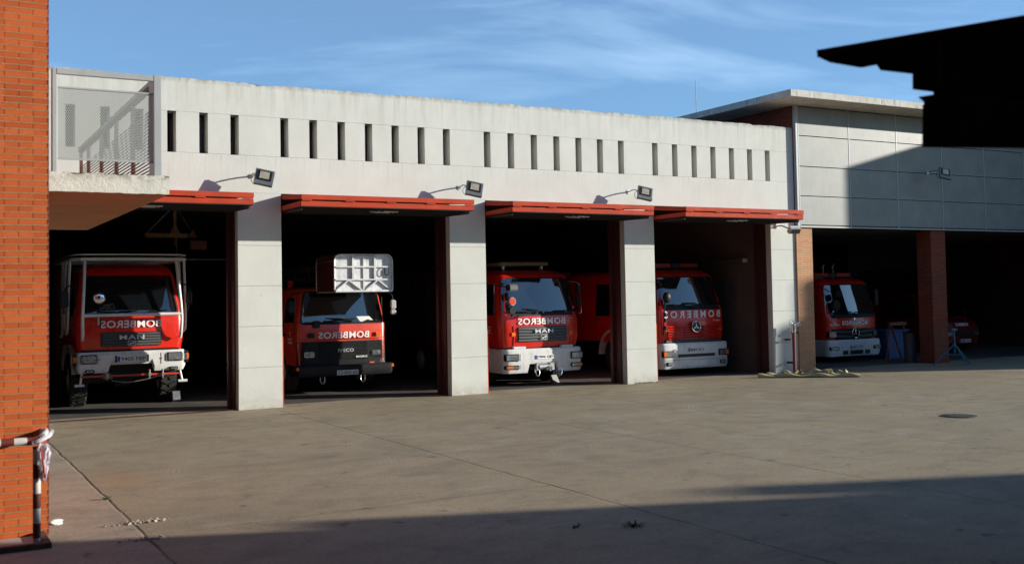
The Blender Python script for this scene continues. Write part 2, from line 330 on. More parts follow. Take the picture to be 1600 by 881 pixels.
# ---------------------------------------------------------------- mesh helpers
def BM(): return bmesh.new()
def box(bm, c, s, rot=None):
    m = Matrix.Translation(c)
    if rot: m = m @ Matrix.Rotation(rot[2], 4, 'Z') @ Matrix.Rotation(rot[1], 4, 'Y') @ Matrix.Rotation(rot[0], 4, 'X')
    m = m @ Matrix.Diagonal((s[0], s[1], s[2], 1))
    return bmesh.ops.create_cube(bm, size=1.0, matrix=m)['verts']
def box2(bm, a, b): return box(bm, [(a[i] + b[i]) / 2 for i in range(3)], [abs(b[i] - a[i]) for i in range(3)])
def cyl(bm, a, b, r, n=12, r2=None, cap=True):
    a, b = Vector(a), Vector(b); d = b - a; q = d.to_track_quat('Z', 'Y').to_matrix().to_4x4()
    bmesh.ops.create_cone(bm, cap_ends=cap, segments=n, radius1=r, radius2=r if r2 is None else r2, depth=d.length, matrix=Matrix.Translation((a + b) / 2) @ q)
def tube(bm, pts, r, n=8, closed=False):
    pts = [Vector(q) for q in pts]; rings = []; N_ = len(pts); up = None
    for i, q in enumerate(pts):
        a = pts[i - 1] if (i > 0 or closed) else q; b = pts[(i + 1) % N_] if (i < N_ - 1 or closed) else q
        t = (b - a).normalized()
        if up is None: up = t.orthogonal().normalized()
        up = (up - t * up.dot(t)).normalized(); s = t.cross(up)
        rr = r[i] if isinstance(r, (list, tuple)) else r
        rings.append([bm.verts.new(q + (up * math.cos(2 * math.pi * j / n) + s * math.sin(2 * math.pi * j / n)) * rr) for j in range(n)])
    for i in range(N_ if closed else N_ - 1):
        A, B = rings[i], rings[(i + 1) % N_]
        for j in range(n): bm.faces.new((A[j], A[(j + 1) % n], B[(j + 1) % n], B[j]))
    if not closed: bm.faces.new(rings[0][::-1]); bm.faces.new(rings[-1])
def smoothpath(pts, k=6):
    P = [Vector(q) for q in pts]; P = [P[0] * 2 - P[1]] + P + [P[-1] * 2 - P[-2]]; out = []
    for i in range(1, len(P) - 2):
        for j in range(k):
            t = j / k; a, b, c, d = P[i - 1:i + 3]
            out.append(0.5 * ((2 * b) + (c - a) * t + (2 * a - 5 * b + 4 * c - d) * t * t + (3 * b - a - 3 * c + d) * t ** 3))
    out.append(P[-2]); return out
def prism(bm, poly, vec):
    A = [bm.verts.new(q) for q in poly]; v = Vector(vec); B = [bm.verts.new(Vector(q) + v) for q in poly]; n = len(A)
    bm.faces.new(A[::-1]); bm.faces.new(B)
    for i in range(n): bm.faces.new((A[i], A[(i + 1) % n], B[(i + 1) % n], B[i]))
def ob(name, bm, mat, parent=None, bevel=0.0, seg=2, smooth=None):
    if bevel: bmesh.ops.bevel(bm, geom=[e for e in bm.edges], offset=bevel, segments=seg, affect='EDGES', clamp_overlap=True)
    bmesh.ops.recalc_face_normals(bm, faces=bm.faces)
    me = bpy.data.meshes.new(name); bm.to_mesh(me); bm.free()
    me.materials.append(M[mat] if isinstance(mat, str) else mat)
    if smooth is not None:
        me.polygons.foreach_set('use_smooth', [True] * len(me.polygons))
        me.set_sharp_from_angle(angle=R(smooth))
    o = bpy.data.objects.new(name, me); COL.objects.link(o)
    if parent: o.parent = parent
    return o
def tag(o, label, cat, group=None, kind=None):
    o['label'] = label; o['category'] = cat
    if group: o['group'] = group
    if kind: o['kind'] = kind
    return o
def thing(name, label, cat, loc=(0, 0, 0), group=None, rz=0.0):
    o = bpy.data.objects.new(name, None); COL.objects.link(o); o.location = loc; o.rotation_euler = (0, 0, rz); o.empty_display_size = 0.2
    return tag(o, label, cat, group)
def struct(name, bm, mat, **k):
    o = ob(name, bm, mat, **k); o['kind'] = 'structure'; return o
def text_mesh(body, w, h, depth=0.006, mirror=False, bold=0.0, spacing=1.0):
    """text in the XZ plane facing -Y, centred, scaled to w x h"""
    cu_ = bpy.data.curves.new('lettering', 'FONT'); cu_.body = body; cu_.size = 1; cu_.extrude = 0.02; cu_.offset = bold; cu_.space_character = spacing; cu_.resolution_u = 3
    o = bpy.data.objects.new('lettering', cu_); COL.objects.link(o)
    dg = bpy.context.evaluated_depsgraph_get(); me = bpy.data.meshes.new_from_object(o.evaluated_get(dg))
    bpy.data.objects.remove(o); bm = bmesh.new(); bm.from_mesh(me)
    xs = [v.co.x for v in bm.verts]; ys = [v.co.y for v in bm.verts]; zs = [v.co.z for v in bm.verts]
    cx, cy = (min(xs) + max(xs)) / 2, (min(ys) + max(ys)) / 2; sx, sy = w / (max(xs) - min(xs)), h / (max(ys) - min(ys)); sz = depth / (max(zs) - min(zs))
    for v in bm.verts:
        a = (v.co.x - cx) * sx * (-1 if mirror else 1); b = (v.co.y - cy) * sy; c = (v.co.z - min(zs)) * sz
        v.co = (a, -c, b)
    return bm
def shift(bm, v):
    bmesh.ops.translate(bm, verts=bm.verts, vec=v); return bm

# ================================================================ GROUND
bm = BM(); bmesh.ops.create_grid(bm, x_segments=2, y_segments=2, size=400)
struct('yard_ground', bm, 'ground')
bm = BM(); box2(bm, (-3.0, 0.62, 0.0), (36.4, 15.0, 0.006)); struct('garage_floor', bm, 'floor_in')
# sill steel angle / slot drain in front of bay one
t = thing('slot_drain', 'narrow ribbed steel slot drain in the concrete in front of the leftmost bay', 'drain', (3.9, 0.12, 0))
bm = BM(); box(bm, (0, -0.075, 0.006), (4.9, 0.018, 0.012)); box(bm, (0, 0.075, 0.006), (4.9, 0.018, 0.012)); ob('frame', bm, 'rust', t)
bm = BM()
for i in range(74): box(bm, (-2.42 + i * 0.0665, 0, 0.007), (0.026, 0.132, 0.012), (0, 0, R(random.uniform(-7, 7))))
ob('grate', bm, 'rust', t)
bm = BM(); box(bm, (0, 0, 0.0015), (4.88, 0.13, 0.003)); ob('channel', bm, 'ink', t)

# ================================================================ FIRE STATION (white)
X0, PX, PW = 5.83, 4.7835, 0.9113      # first pillar left edge, bay pitch, pillar width
HEAD, ZT = 4.41, 6.683
ZS0, ZS1 = 5.171, 5.992; SX, SP, SW = 1.956 + 0.0, 0.624, 0.1726
WT = 0.46
st = thing('fire_station', 'long white concrete fire station with four open truck bays and slit windows', 'building', (0, 0, 0))
def SB(name, bm, mat, **k): return ob(name, bm, mat, st, **k)
XL, XR = -3.0, 21.06
# joints between cast blocks are real chamfers
JZ = [0.0, 0.8446, 1.6799, 2.5051, 3.3297, HEAD]
for i in range(-1, 4):
    xl = X0 + i * PX; xr = xl + PW if i < 3 else XR
    bm = BM()
    for a, b in zip(JZ[:-1], JZ[1:]):
        g = BM(); box2(g, (xl, 0, a + (0.0015 if a > 0 else 0)), (xr, WT, b - 0.0015))
        if b == HEAD:
            pass
        bmesh.ops.bevel(g, geom=list(g.edges), offset=0.006, segments=1, affect='EDGES')
        me = bpy.data.meshes.new('tmp'); g.to_mesh(me); g.free(); bm.from_mesh(me); bpy.data.meshes.remove(me)
    # worn foot of the pillar
    for v in bm.verts:
        if v.co.z < 0.1: v.co.x += random.uniform(-0.012, 0.012); v.co.y += random.uniform(-0.012, 0.012)
    SB('pillar', bm, 'wall')
# upper wall: lower band, slit band pieces, top band
bm = BM(); box2(bm, (XL, 0, HEAD), (XR, WT, ZS0)); SB('lower_wall_band', bm, 'wall')
slits = []
for g in range(-1, 3):
    for kk in range(7): slits.append(X0 * 0 + 1.9559 + (g + 0) * PX + PX * 1 + kk * SP if False else None)
slits = []
# the fitted origin belongs to the group above bay one
for g in range(4):
    for kk in range(7): slits.append(2.0 - 0.044 + g * PX + kk * SP)
edges = [XL]
for s in slits: edges += [s, s + SW]
edges.append(XR)
for i in range(0, len(edges), 2):
    a, b = edges[i], edges[i + 1]
    bm = BM(); box2(bm, (a, 0, ZS0), (b, WT, ZS1))
    if b - a < 1.0:
        es = [e for e in bm.edges if all(v.co.y < 0.01 for v in e.verts) and abs(e.verts[0].co.z - e.verts[1].co.z) < 1e-4]
        bmesh.ops.bevel(bm, geom=es, offset=0.008, segments=1, affect='EDGES')
    SB('wall_between_slits', bm, 'wall')
bm = BM(); n = 120
# top band with a slightly ragged crest
for i in range(n):
    pass
vf = []
xs_ = [XL + (XR - XL) * i / 240 for i in range(241)]
rag = [0.0]
for i in range(240): rag.append(rag[-1] * 0.8 + random.uniform(-0.008, 0.006) + (-0.03 if random.random() < 0.02 else 0))
fr = [(bm.verts.new((x, 0, ZS1)), bm.verts.new((x, 0.0, ZT - 0.02 + r)), bm.verts.new((x, 0.02, ZT + r)), bm.verts.new((x, 0.28, ZT - r * 0.5)), bm.verts.new((x, 0.28, ZS1))) for x, r in zip(xs_, rag)]
for a, b in zip(fr[:-1], fr[1:]):
    for j in range(4): bm.faces.new((a[j], b[j], b[j + 1], a[j + 1]))
bm.faces.new(fr[0]); bm.faces.new(fr[-1][::-1])
SB('parapet', bm, 'wall')
for s in slits:
    bm = BM(); box2(bm, (s + 0.135, 0.30, ZS0 + 0.002), (s + 0.170, 0.335, ZS1 - 0.002)); box2(bm, (s + 0.002, 0.30, ZS0 + 0.002), (s + 0.020, 0.335, ZS1 - 0.002))
    box2(bm, (s + 0.02, 0.30, ZS0 + 0.002), (s + 0.135, 0.33, ZS0 + 0.02)); box2(bm, (s + 0.02, 0.30, ZS1 - 0.02), (s + 0.135, 0.33, ZS1 - 0.002))
    w = SB('window', bm, 'frame_red')
    bm = BM(); box2(bm, (s + 0.02, 0.312, ZS0 + 0.02), (s + 0.135, 0.322, ZS1 - 0.02)); ob('pane', bm, 'pane', w)
bm = BM(); box2(bm, (XL, 0.28, 6.15), (XR, 15.0, 6.30)); SB('roof', bm, 'deck')
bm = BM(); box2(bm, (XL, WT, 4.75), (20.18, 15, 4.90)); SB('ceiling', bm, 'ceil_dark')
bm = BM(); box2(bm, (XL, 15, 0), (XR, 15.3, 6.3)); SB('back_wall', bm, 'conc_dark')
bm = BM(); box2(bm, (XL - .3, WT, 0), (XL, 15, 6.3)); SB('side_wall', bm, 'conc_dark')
bm = BM(); box2(bm, (20.22, WT, 0), (XR, 15, 6.15)); SB('side_wall', bm, 'plaster_in')
bm = BM(); box2(bm, (XL - .3, 0.0, 0), (X0 - PX - 0.01, WT, HEAD)); SB('end_wall', bm, 'wall')
# inner ceiling beams
for y in (3.2, 6.4, 9.6, 12.8):
    bm = BM(); box2(bm, (XL, y, 4.45), (20.2, y + 0.3, 4.75)); SB('ceiling_beam', bm, 'ceil_dark')
# door frames and folded doors
for i in range(4):
    xl = X0 + (i - 1) * PX + PW; xr = X0 + i * PX
    for sx, xx in ((1, xl), (-1, xr)):
        bm = BM(); a = xx + sx * 0.004; b = xx + sx * 0.085
        box2(bm, (min(a, b), WT + 0.004, 0), (max(a, b), WT + 0.13, HEAD)); SB('door_frame', bm, 'frame_red', bevel=0.006)
        a = xx + sx * 0.003; b = xx + sx * 0.03; bm = BM(); box2(bm, (min(a, b), 0.19, 0), (max(a, b), WT + 0.002, HEAD - .13)); SB('door_track', bm, 'frame_red', bevel=0.004)
    bm = BM(); box2(bm, (xl + 0.112, WT + 0.004, HEAD - 0.12), (xr - 0.112, WT + 0.12, HEAD + 0.0)); SB('door_lintel', bm, 'frame_red')
    if i < 4:
        bm = BM(); a = xl - 0.002
        box2(bm, (a + 0.004, 0.012, 0.0), (a + 0.03, 0.05, 1.45)); SB('jamb_guard', bm, 'door_red')
    d = thing('x', '', ''); bpy.data.objects.remove(d)
    dr = bpy.data.objects.new('folding_door', None); COL.objects.link(dr); dr.parent = st; dr.location = ((xl + xr) / 2, 0, 0)
    hw = (xr - xl) / 2 - 0.015
    def leaf(zr0, zr1, zf0, zf1, yr, yf):
        b = BM(); poly = [(-hw, yr, zr0), (-hw, yr, zr1), (-hw, yf, zf1), (-hw, yf, zf0)]; prism(b, poly, (2 * hw, 0, 0)); return b
    ob('upper_leaf', leaf(4.31, 4.40, 4.185, 4.285, 0.25, -1.27), 'door_red', dr, bevel=0.006)
    ob('lower_leaf', leaf(4.06, 4.15, 4.055, 4.160, 0.25, -1.25), 'door_red', dr, bevel=0.006)
    for j in range(5): bm = BM(); box(bm, (-hw + 0.12 + j * (2 * hw - 0.24) / 4, -1.262, 4.172), (0.20, 0.03, 0.02)); ob('hinge', bm, 'door_red', dr)
    bm = BM()
    for j in range(9): box(bm, (0, -1.12 + j * 0.155, 4.035), (2 * hw - 0.1, 0.03, 0.036))
    ob('underside_rib', bm, 'ceil_dark', dr)
    bm = BM(); prism(bm, [(-hw + .01, .24, 4.045), (-hw + .01, .24, 4.057), (-hw + .01, -1.24, 4.052), (-hw + .01, -1.24, 4.042)], (2 * hw - .02, 0, 0)); ob('underside_shade', bm, 'ceil_dark', dr)  # ribs and this sheet are near black, painting shade under the door
    bm = BM()
    for dx, dy, w, rz in ((-0.10, -0.85, 0.42, 0.1), (0.10, -0.98, 0.34, 0.15), (0.02, -0.72, 0.34, 0.1), (-0.16, -0.98, 0.06, 1.5), (0.22, -0.82, 0.06, 1.4)):
        box(bm, (dx, dy, 4.005), (w, 0.05, 0.02), (0, 0, rz))
    ob('pale_plate', bm, 'alu', dr)  # thin pale plates at odd angles under the middle of the door
    for sx in (-1, 1): bm = BM(); tube(bm, [(sx * (hw - 0.06), 0.2, 4.03), (sx * (hw - 0.06), -1.15, 4.0)], 0.018); ob('arm', bm, 'frame_red', dr)

# small dead antenna on the roof
t = thing('roof_antenna', 'thin pale whip antenna on the white station roof', 'antenna', (21.03, 4.0, 6.3))
bm = BM(); cyl(bm, (0, 0, 0), (0, 0, 1.2), 0.022, 8); ob('mast', bm, 'light_steel', t)
bm = BM(); cyl(bm, (0, 0, 1.2), (-0.02, 0, 2.42), 0.014, 8, 0.009); ob('whip', bm, 'light_steel', t)

# ================================================================ GREY WING
wg = thing('grey_panel_wing', 'grey cement panel wing with brick pillars and overhanging flat concrete roof', 'building', (0, 0, 0))
def WB(name, bm, mat, **k): return ob(name, bm, mat, wg, **k)
YF = -0.12; WX0, WX1 = 21.10, 36.4
xs = [21.16 + i * 1.917 for i in range(9)]; zs = [3.99, 4.81, 5.62, 6.46, 7.26]
for i in range(8):
    for j in range(4):
        bm = BM(); box2(bm, (xs[i] + 0.016, YF, zs[j] + 0.022), (xs[i + 1] - 0.016, YF + 0.03, zs[j + 1] - 0.022)); WB('cladding_panel', bm, 'panel', bevel=0.003, seg=1)
for i in range(9): bm = BM(); box2(bm, (xs[i] - 0.012, YF - 0.008, 3.95), (xs[i] + 0.012, YF + 0.03, 7.26)); WB('vertical_trim', bm, 'light_steel')
for j in range(1, 4): bm = BM(); box2(bm, (xs[0], YF - 0.004, zs[j] + 0.004), (xs[-1], YF + 0.024, zs[j] + 0.020)); WB('horizontal_trim', bm, 'light_steel')
bm = BM(); box2(bm, (xs[0], YF - 0.006, 3.94), (xs[-1], YF + 0.03, 3.972)); WB('horizontal_trim', bm, 'light_steel')
bm = BM(); box2(bm, (WX0 - 0.03, YF - 0.006, 3.95), (WX0 + 0.035, YF + 0.10, 7.27)); WB('corner_post', bm, 'light_steel')
bm = BM(); box2(bm, (WX0, YF + 0.034, 3.94), (WX1, 0.35, 7.27)); WB('panel_backing', bm, 'ink')
bm = BM(); box2(bm, (XR + 0.004, 0.0, 6.0), (XR + 0.04, 14.9, 7.27)); WB('side_wall', bm, 'brick3')
bm = BM(); box2(bm, (19.97, -1.12, 7.27), (37.5, 16, 7.45)); WB('roof_slab', bm, 'slab', bevel=0.006)
bm = BM(); box2(bm, (XR + .002, 0.355, 3.90), (WX1, 9.5, 4.05)); WB('ceiling', bm, 'ceil_dark')
bm = BM(); box2(bm, (XR + 0.002, -0.05, 0), (21.64, 0.5, 3.935)); WB('brick_pillar', bm, 'brick2')
bm = BM(); box2(bm, (26.45, -0.02, 0), (27.08, 0.5, 3.935)); WB('brick_pillar', bm, 'brick3')
bm = BM(); box2(bm, (32.0, -0.02, 0), (32.6, 0.5, 3.935)); WB('brick_pillar', bm, 'brick3')
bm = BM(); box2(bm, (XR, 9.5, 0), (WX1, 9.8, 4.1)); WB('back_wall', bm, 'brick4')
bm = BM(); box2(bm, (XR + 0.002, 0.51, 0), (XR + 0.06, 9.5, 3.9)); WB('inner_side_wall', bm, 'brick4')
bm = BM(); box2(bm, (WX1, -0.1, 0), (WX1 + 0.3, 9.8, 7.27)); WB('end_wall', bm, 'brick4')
bm = BM(); box2(bm, (29.4, 6.0, 0), (29.9, 6.3, 3.9)); box2(bm, (29.9, 6.0, 2.9), (33.5, 6.3, 3.9)); WB('inner_partition', bm, 'conc_dark')

# ================================================================ BRICK TOWER (left)
tw = thing('brick_tower', 'tall orange brick building corner filling the left edge', 'building', (0, 0, 0))
bm = BM(); box2(bm, (-7, -10.54, 0), (1.17, -6.6, 9.6)); ob('wall', bm, 'brick', tw)
bm = BM(); box2(bm, (1.1705, -10.538, 0), (1.182, -6.6, 9.6)); ob('low_bounce_skin', bm, 'brick3', tw)  # duller face added to weaken the red bounce onto the yard
# ================================================================ WALKWAY slab, mesh screen, rail
wk = thing('raised_walkway', 'chipped white concrete walkway slab with perforated screen beside the brick building', 'walkway', (0, 0, 0))
bm = BM(); bmesh.ops.create_cube(bm, size=1)
for v in bm.verts: v.co = ((1.185 if v.co.x < 0 else 2.77), (-8.32 if v.co.y < 0 else -1.44), (3.505 if v.co.z < 0 else 3.735))
bmesh.ops.subdivide_edges(bm, edges=bm.edges[:], cuts=24, use_grid_fill=True)
for v in bm.verts:
    if v.co.z > 3.73:
        v.co.z += random.uniform(-0.010, 0.008)
        if v.co.y < -8.3: v.co.y += random.choice((0, 0, 0, 0.03)); v.co.z -= random.choice((0, 0, 0.0, 0.012, 0.022))
    elif v.co.z < 3.51 and v.co.y < -8.3: v.co.z += random.uniform(-0.004, 0.006)
ob('slab', bm, 'balc', wk)
FY = -8.26
def bxs(name, a, b, mat='light_steel', bevel=0.004):
    bm = BM(); box2(bm, a, b); return ob(name, bm, mat, wk, bevel=bevel)
bxs('screen_post', (1.455, FY - 0.03, 3.72), (1.50, FY + 0.10, 4.955)); bxs('screen_post', (2.60, FY - 0.03, 3.72), (2.685, FY + 0.28, 4.965))
bxs('screen_top_rail', (1.502, FY - 0.03, 4.885), (2.598, FY + 0.02, 4.955)); bxs('screen_top_rail', (2.61, FY + 0.282, 4.90), (2.675, -1.5, 4.955))
sc = bxs('screen_frame', (1.52, FY, 3.885), (2.595, FY + 0.02, 3.910), bevel=0)
bxs('screen_frame', (1.52, FY, 4.725), (2.595, FY + 0.02, 4.745), bevel=0)
bm = BM(); box2(bm, (1.52, FY + 0.008, 3.911), (2.53, FY + 0.012, 4.724)); ob('perforated_sheet', bm, 'perf', wk)
bm = BM(); box2(bm, (2.535, FY + 0.008, 3.911), (2.595, FY + 0.012, 4.724)); ob('perforated_sheet', bm, 'perf', wk)
# side railing with brown slats along the right edge of the walkway
ys = [-7.85, -6.55, -5.2, -3.8, -2.4, -1.5]
for y in ys: bxs('railing_post', (2.64, y, 3.73), (2.69, y + 0.06, 4.90), 'brown_steel', 0)
bxs('handrail', (2.62, -7.9, 4.87), (2.70, -1.46, 4.95), 'brown_steel')
bm = BM()
for j in range(20): box(bm, (2.665, -4.66, 3.78 + j * 0.044), (0.006, 6.3, 0.030), (0, R(28), 0))
ob('slat_panel', bm, 'brown_steel', wk)
bm = BM(); box2(bm, (1.19, -1.50, 3.75), (2.62, -1.48, 4.35)); ob('perforated_sheet', bm, 'perf', wk)
bxs('end_handrail', (1.19, -1.52, 4.36), (2.62, -1.47, 4.40))

def far_building(label, poly, h, name='neighbouring_building', mat='brick2'):
    t = thing(name, label, 'building', (0, 0, 0)); bm = BM(); prism(bm, [(x, y, 0) for x, y in poly], (0, 0, h)); ob('wall', bm, mat, t); return t

# ================================================================ FLOODLIGHTS
def floodlight(loc, label, tilt=(R(-14), R(12), R(-14)), group='grey floodlights on arms along the white wall'):
    t = thing('floodlight', label, 'floodlight', loc, group)
    m = Matrix.Rotation(tilt[2], 4, 'Z') @ Matrix.Rotation(tilt[1], 4, 'Y') @ Matrix.Rotation(tilt[0], 4, 'X')
    def tr(bm): bmesh.ops.transform(bm, matrix=Matrix.Translation((0, -0.52, 0)) @ m, verts=bm.verts); return bm
    bm = BM(); box(bm, (0, 0, 0), (0.38, 0.05, 0.29))
    for j in range(9): box(bm, (-0.16 + j * 0.04, 0.045, 0), (0.008, 0.045, 0.24))
    box(bm, (0, -0.01, -0.165), (0.37, 0.10, 0.05))
    ob('housing', tr(bm), 'lampgrey', t, bevel=0.006)
    bm = BM(); box(bm, (0, -0.030, 0.015), (0.29, 0.012, 0.20)); ob('bezel', tr(bm), 'black', t)
    bm = BM(); box(bm, (0, -0.038, 0.018), (0.19, 0.01, 0.15)); ob('lens', tr(bm), 'lampglass', t)
    bm = BM(); tube(bm, smoothpath([(-0.12, 0.0, 0.06), (-0.14, -0.22, 0.09), (-0.18, -0.42, 0.06), (-0.16, -0.50, -0.03)]), 0.016); cyl(bm, (-0.12, 0, 0.06), (-0.12, -0.02, 0.06), 0.05, 12); ob('arm', bm, 'steel', t, smooth=40)
    bm = BM(); tube(bm, smoothpath([(-0.16, -0.44, 0.05), (-0.24, -0.42, -0.03), (-0.20, -0.44, -0.14), (-0.10, -0.50, -0.16)]), 0.006, 6); ob('cable', bm, 'black', t)
    return t
floodlight((6.24, 0, 4.69), 'grey floodlight on wall arm above the first pillar, nearest the brick building')
floodlight((10.99, 0, 4.62), 'grey floodlight on wall arm on the second white pillar, left of the winch truck')
floodlight((15.67, 0, 4.67), 'grey floodlight on wall arm above the third pillar, right of the winch truck')
t = floodlight((26.40, YF, 5.58), 'small dark floodlight on the shaded grey cement panels', group='grey floodlights on arms along the white wall')
t = thing('security_floodlight', 'white halogen floodlight with sensor on the last white pillar', 'floodlight', (20.50, 0, 3.86))
bm = BM(); box(bm, (0.12, -0.42, -0.02), (0.34, 0.12, 0.20), (R(38), 0, R(-12))); ob('housing', bm, 'lampwhite', t, bevel=0.02)
bm = BM(); box(bm, (0.135, -0.475, -0.07), (0.26, 0.012, 0.13), (R(38), 0, R(-12))); ob('lens', bm, 'grey_plastic', t)
bm = BM(); tube(bm, smoothpath([(-0.10, 0, 0.10), (-0.08, -0.18, 0.10), (0.02, -0.34, 0.02)]), 0.022); cyl(bm, (-.1, 0, .1), (-.1, -.04, .1), 0.06); ob('arm', bm, 'lampwhite', t, smooth=40)
bm = BM(); box(bm, (-0.06, -0.10, 0.22), (0.10, 0.14, 0.09)); ob('sensor', bm, 'lampwhite', t, bevel=0.015)

# ================================================================ STANDPIPE, HOSE
t = thing('standpipe', 'dark red standpipe with brass valve beside the last white pillar', 'standpipe', (20.66, -0.26, 0))
bm = BM(); cyl(bm, (0, 0, 0), (0, 0, 1.12), 0.045, 16); ob('riser', bm, 'pipe_red', t, smooth=40)
bm = BM(); cyl(bm, (0, 0, 1.10), (0, 0, 1.30), 0.055, 14); cyl(bm, (0, 0, 1.24), (0.12, -0.06, 1.31), 0.045, 14); cyl(bm, (0.12, -0.06, 1.31), (0.16, -0.08, 1.33), 0.06, 14)
ob('valve', bm, 'chrome', t, smooth=40)
bm = BM(); tube(bm, [(-0.06 + 0.07 * math.cos(a), 0.0, 1.36 + 0.07 * math.sin(a)) for a in [i * math.pi / 6 for i in range(12)]], 0.012, 6, True); cyl(bm, (-0.02, 0, 1.30), (-0.06, 0, 1.36), 0.012); ob('handwheel', bm, 'steel', t)
bm = BM(); box(bm, (-0.16, 0.10, 0.92), (0.30, 0.03, 0.05)); box(bm, (0.14, 0.1, 1.10), (0.26, 0.03, 0.04)); box(bm, (0, 0.13, 0.30), (0.05, 0.24, 0.05)); ob('bracket', bm, 'black', t)
t = thing('fire_hose', 'flattened yellow fire hose left on the ground by the last pillar', 'hose', (0, 0, 0))
bm = BM()
def ribbon(bm, pts, w, h):
    P = smoothpath(pts, 8); prev = None
    for i, q in enumerate(P):
        tdir = (P[min(i + 1, len(P) - 1)] - P[max(i - 1, 0)]).normalized(); s = Vector((-tdir.y, tdir.x, 0)).normalized()
        w_ = w * (1 + 0.15 * math.sin(i * 1.7)); h_ = h * (1 + 0.4 * math.sin(i * 0.9 + 1))
        ring = [bm.verts.new(q + s * (w_ * math.cos(a)) + Vector((0, 0, h_ + h_ * math.sin(a)))) for a in [j * math.pi / 5 for j in range(10)]]
        if prev:
            for j in range(10): bm.faces.new((prev[j], prev[(j + 1) % 10], ring[(j + 1) % 10], ring[j]))
        else: bm.faces.new(ring)
        prev = ring
    bm.faces.new(prev[::-1])
ribbon(bm, [(19.05, -0.62, 0), (19.7, -1.05, 0), (20.4, -1.62, 0), (21.1, -2.10, 0)], 0.075, 0.045)
ob('hose_length', bm, 'hose', t, smooth=60)
bm = BM(); ribbon(bm, [(19.5, -0.45, 0), (20.0, -0.65, 0.05), (20.3, -0.9, 0.02), (20.7, -1.1, 0.10), (21.0, -1.35, 0.02)], 0.07, 0.04); ob('hose_length', bm, 'hose', t, smooth=60)
for c, rz in (((20.15, -0.9, 0.09), 0.4), ((20.72, -1.35, 0.10), 1.2), ((20.95, -1.7, 0.09), -0.5), ((19.8, -.75, .07), .9)):
    bm = BM(); box(bm, c, (0.30, 0.04, 0.10), (R(40), R(20), rz)); box(bm, (c[0] + .08, c[1] - .03, c[2] + .03), (0.14, 0.03, 0.09), (R(-30), R(35), rz + .6)); ob('hose_fold', bm, 'hose', t, bevel=0.01)

# manhole
t = thing('manhole', 'round dark iron manhole cover in the yard at the right', 'manhole', (15.78, -9.25, 0))
bm = BM(); cyl(bm, (0, 0, 0.002), (0, 0, 0.010), 0.30, 40); ob('rim', bm, 'rust', t)
bm = BM(); cyl(bm, (0, 0, 0.003), (0, 0, 0.014), 0.26, 40)
for i in range(-4, 5):
    for j in range(-4, 5):
        if i * i + j * j < 17: box(bm, (i * 0.052, j * 0.052, 0.0155), (0.022, 0.022, 0.006))
ob('cover', bm, 'ink', t)

# ================================================================ BARRIER by the brick corner
t = thing('barrier_rail', 'red and white striped pipe guard at the brick corner, plastic tape tied on', 'barrier', (1.0, -11.0, 0))
bm = BM(); cyl(bm, (0.03, 0, 0.02), (0.03, 0, 0.90), 0.034, 16); ob('post', bm, 'stripe_v', t, smooth=40)
bm = BM(); tube(bm, smoothpath([(-1.9, 0, 0.95), (-0.3, 0, 0.955), (-0.04, 0, 0.95), (0.06, 0.05, 0.96), (0.15, 0.40, 0.98), (0.12, 0.46, 0.98)]), 0.036, 12); ob('bar', bm, 'stripe_h', t, smooth=40)
t2 = thing('channel_frame', 'rusty steel angle frame on the ground under the striped guard', 'frame', (1.0, -11.0, 0))
bm = BM(); box2(bm, (-2.2, -0.16, 0.0), (0.14, -0.09, 0.05)); box2(bm, (0.07, -0.09, 0.0), (0.14, 0.43, 0.05)); ob('angle', bm, 'rust', t2, bevel=0.004)
bm = BM(); box2(bm, (-2.2, -0.09, 0.0), (0.07, 0.43, 0.012)); ob('floor_plate', bm, 'crumb', t2)
t = thing('plastic_tape', 'crumpled clear and red plastic wrapped round the striped post top', 'tape', (1.05, -11.02, 0.80))
bm = BM()
for s in range(3):
    pts = []
    for i in range(9):
        for j in range(7):
            u = i / 8; v = j / 6
            pts.append(bm.verts.new(((v - 0.5) * (0.085 + 0.03 * math.sin(u * 5)) + 0.03 + random.uniform(-.012, .012), -0.04 + 0.03 * math.sin(v * 9 + s * 2 + u * 4) - s * 0.012 + random.uniform(-.01, .01), 0.13 - u * (0.30 + 0.02 * s) + random.uniform(-.012, .012))))
    for i in range(8):
        for j in range(6): bm.faces.new((pts[i * 7 + j], pts[i * 7 + j + 1], pts[(i + 1) * 7 + j + 1], pts[(i + 1) * 7 + j]))
ob('film', bm, 'film', t, smooth=50)
bm = BM(); tube(bm, smoothpath([(-.06, -.03, .14), (0, -.05, .16), (.08, 0.0, .19), (.12, .12, .22)]), [0.02] * 19, 6)
ob('tie', bm, 'film', t)
bm = BM(); tube(bm, smoothpath([(0.0, -.09, .10), (0.02, -.10, -.02), (0.04, -.09, -.18)]), 0.006, 6); ob('strand', bm, 'redlens', t)

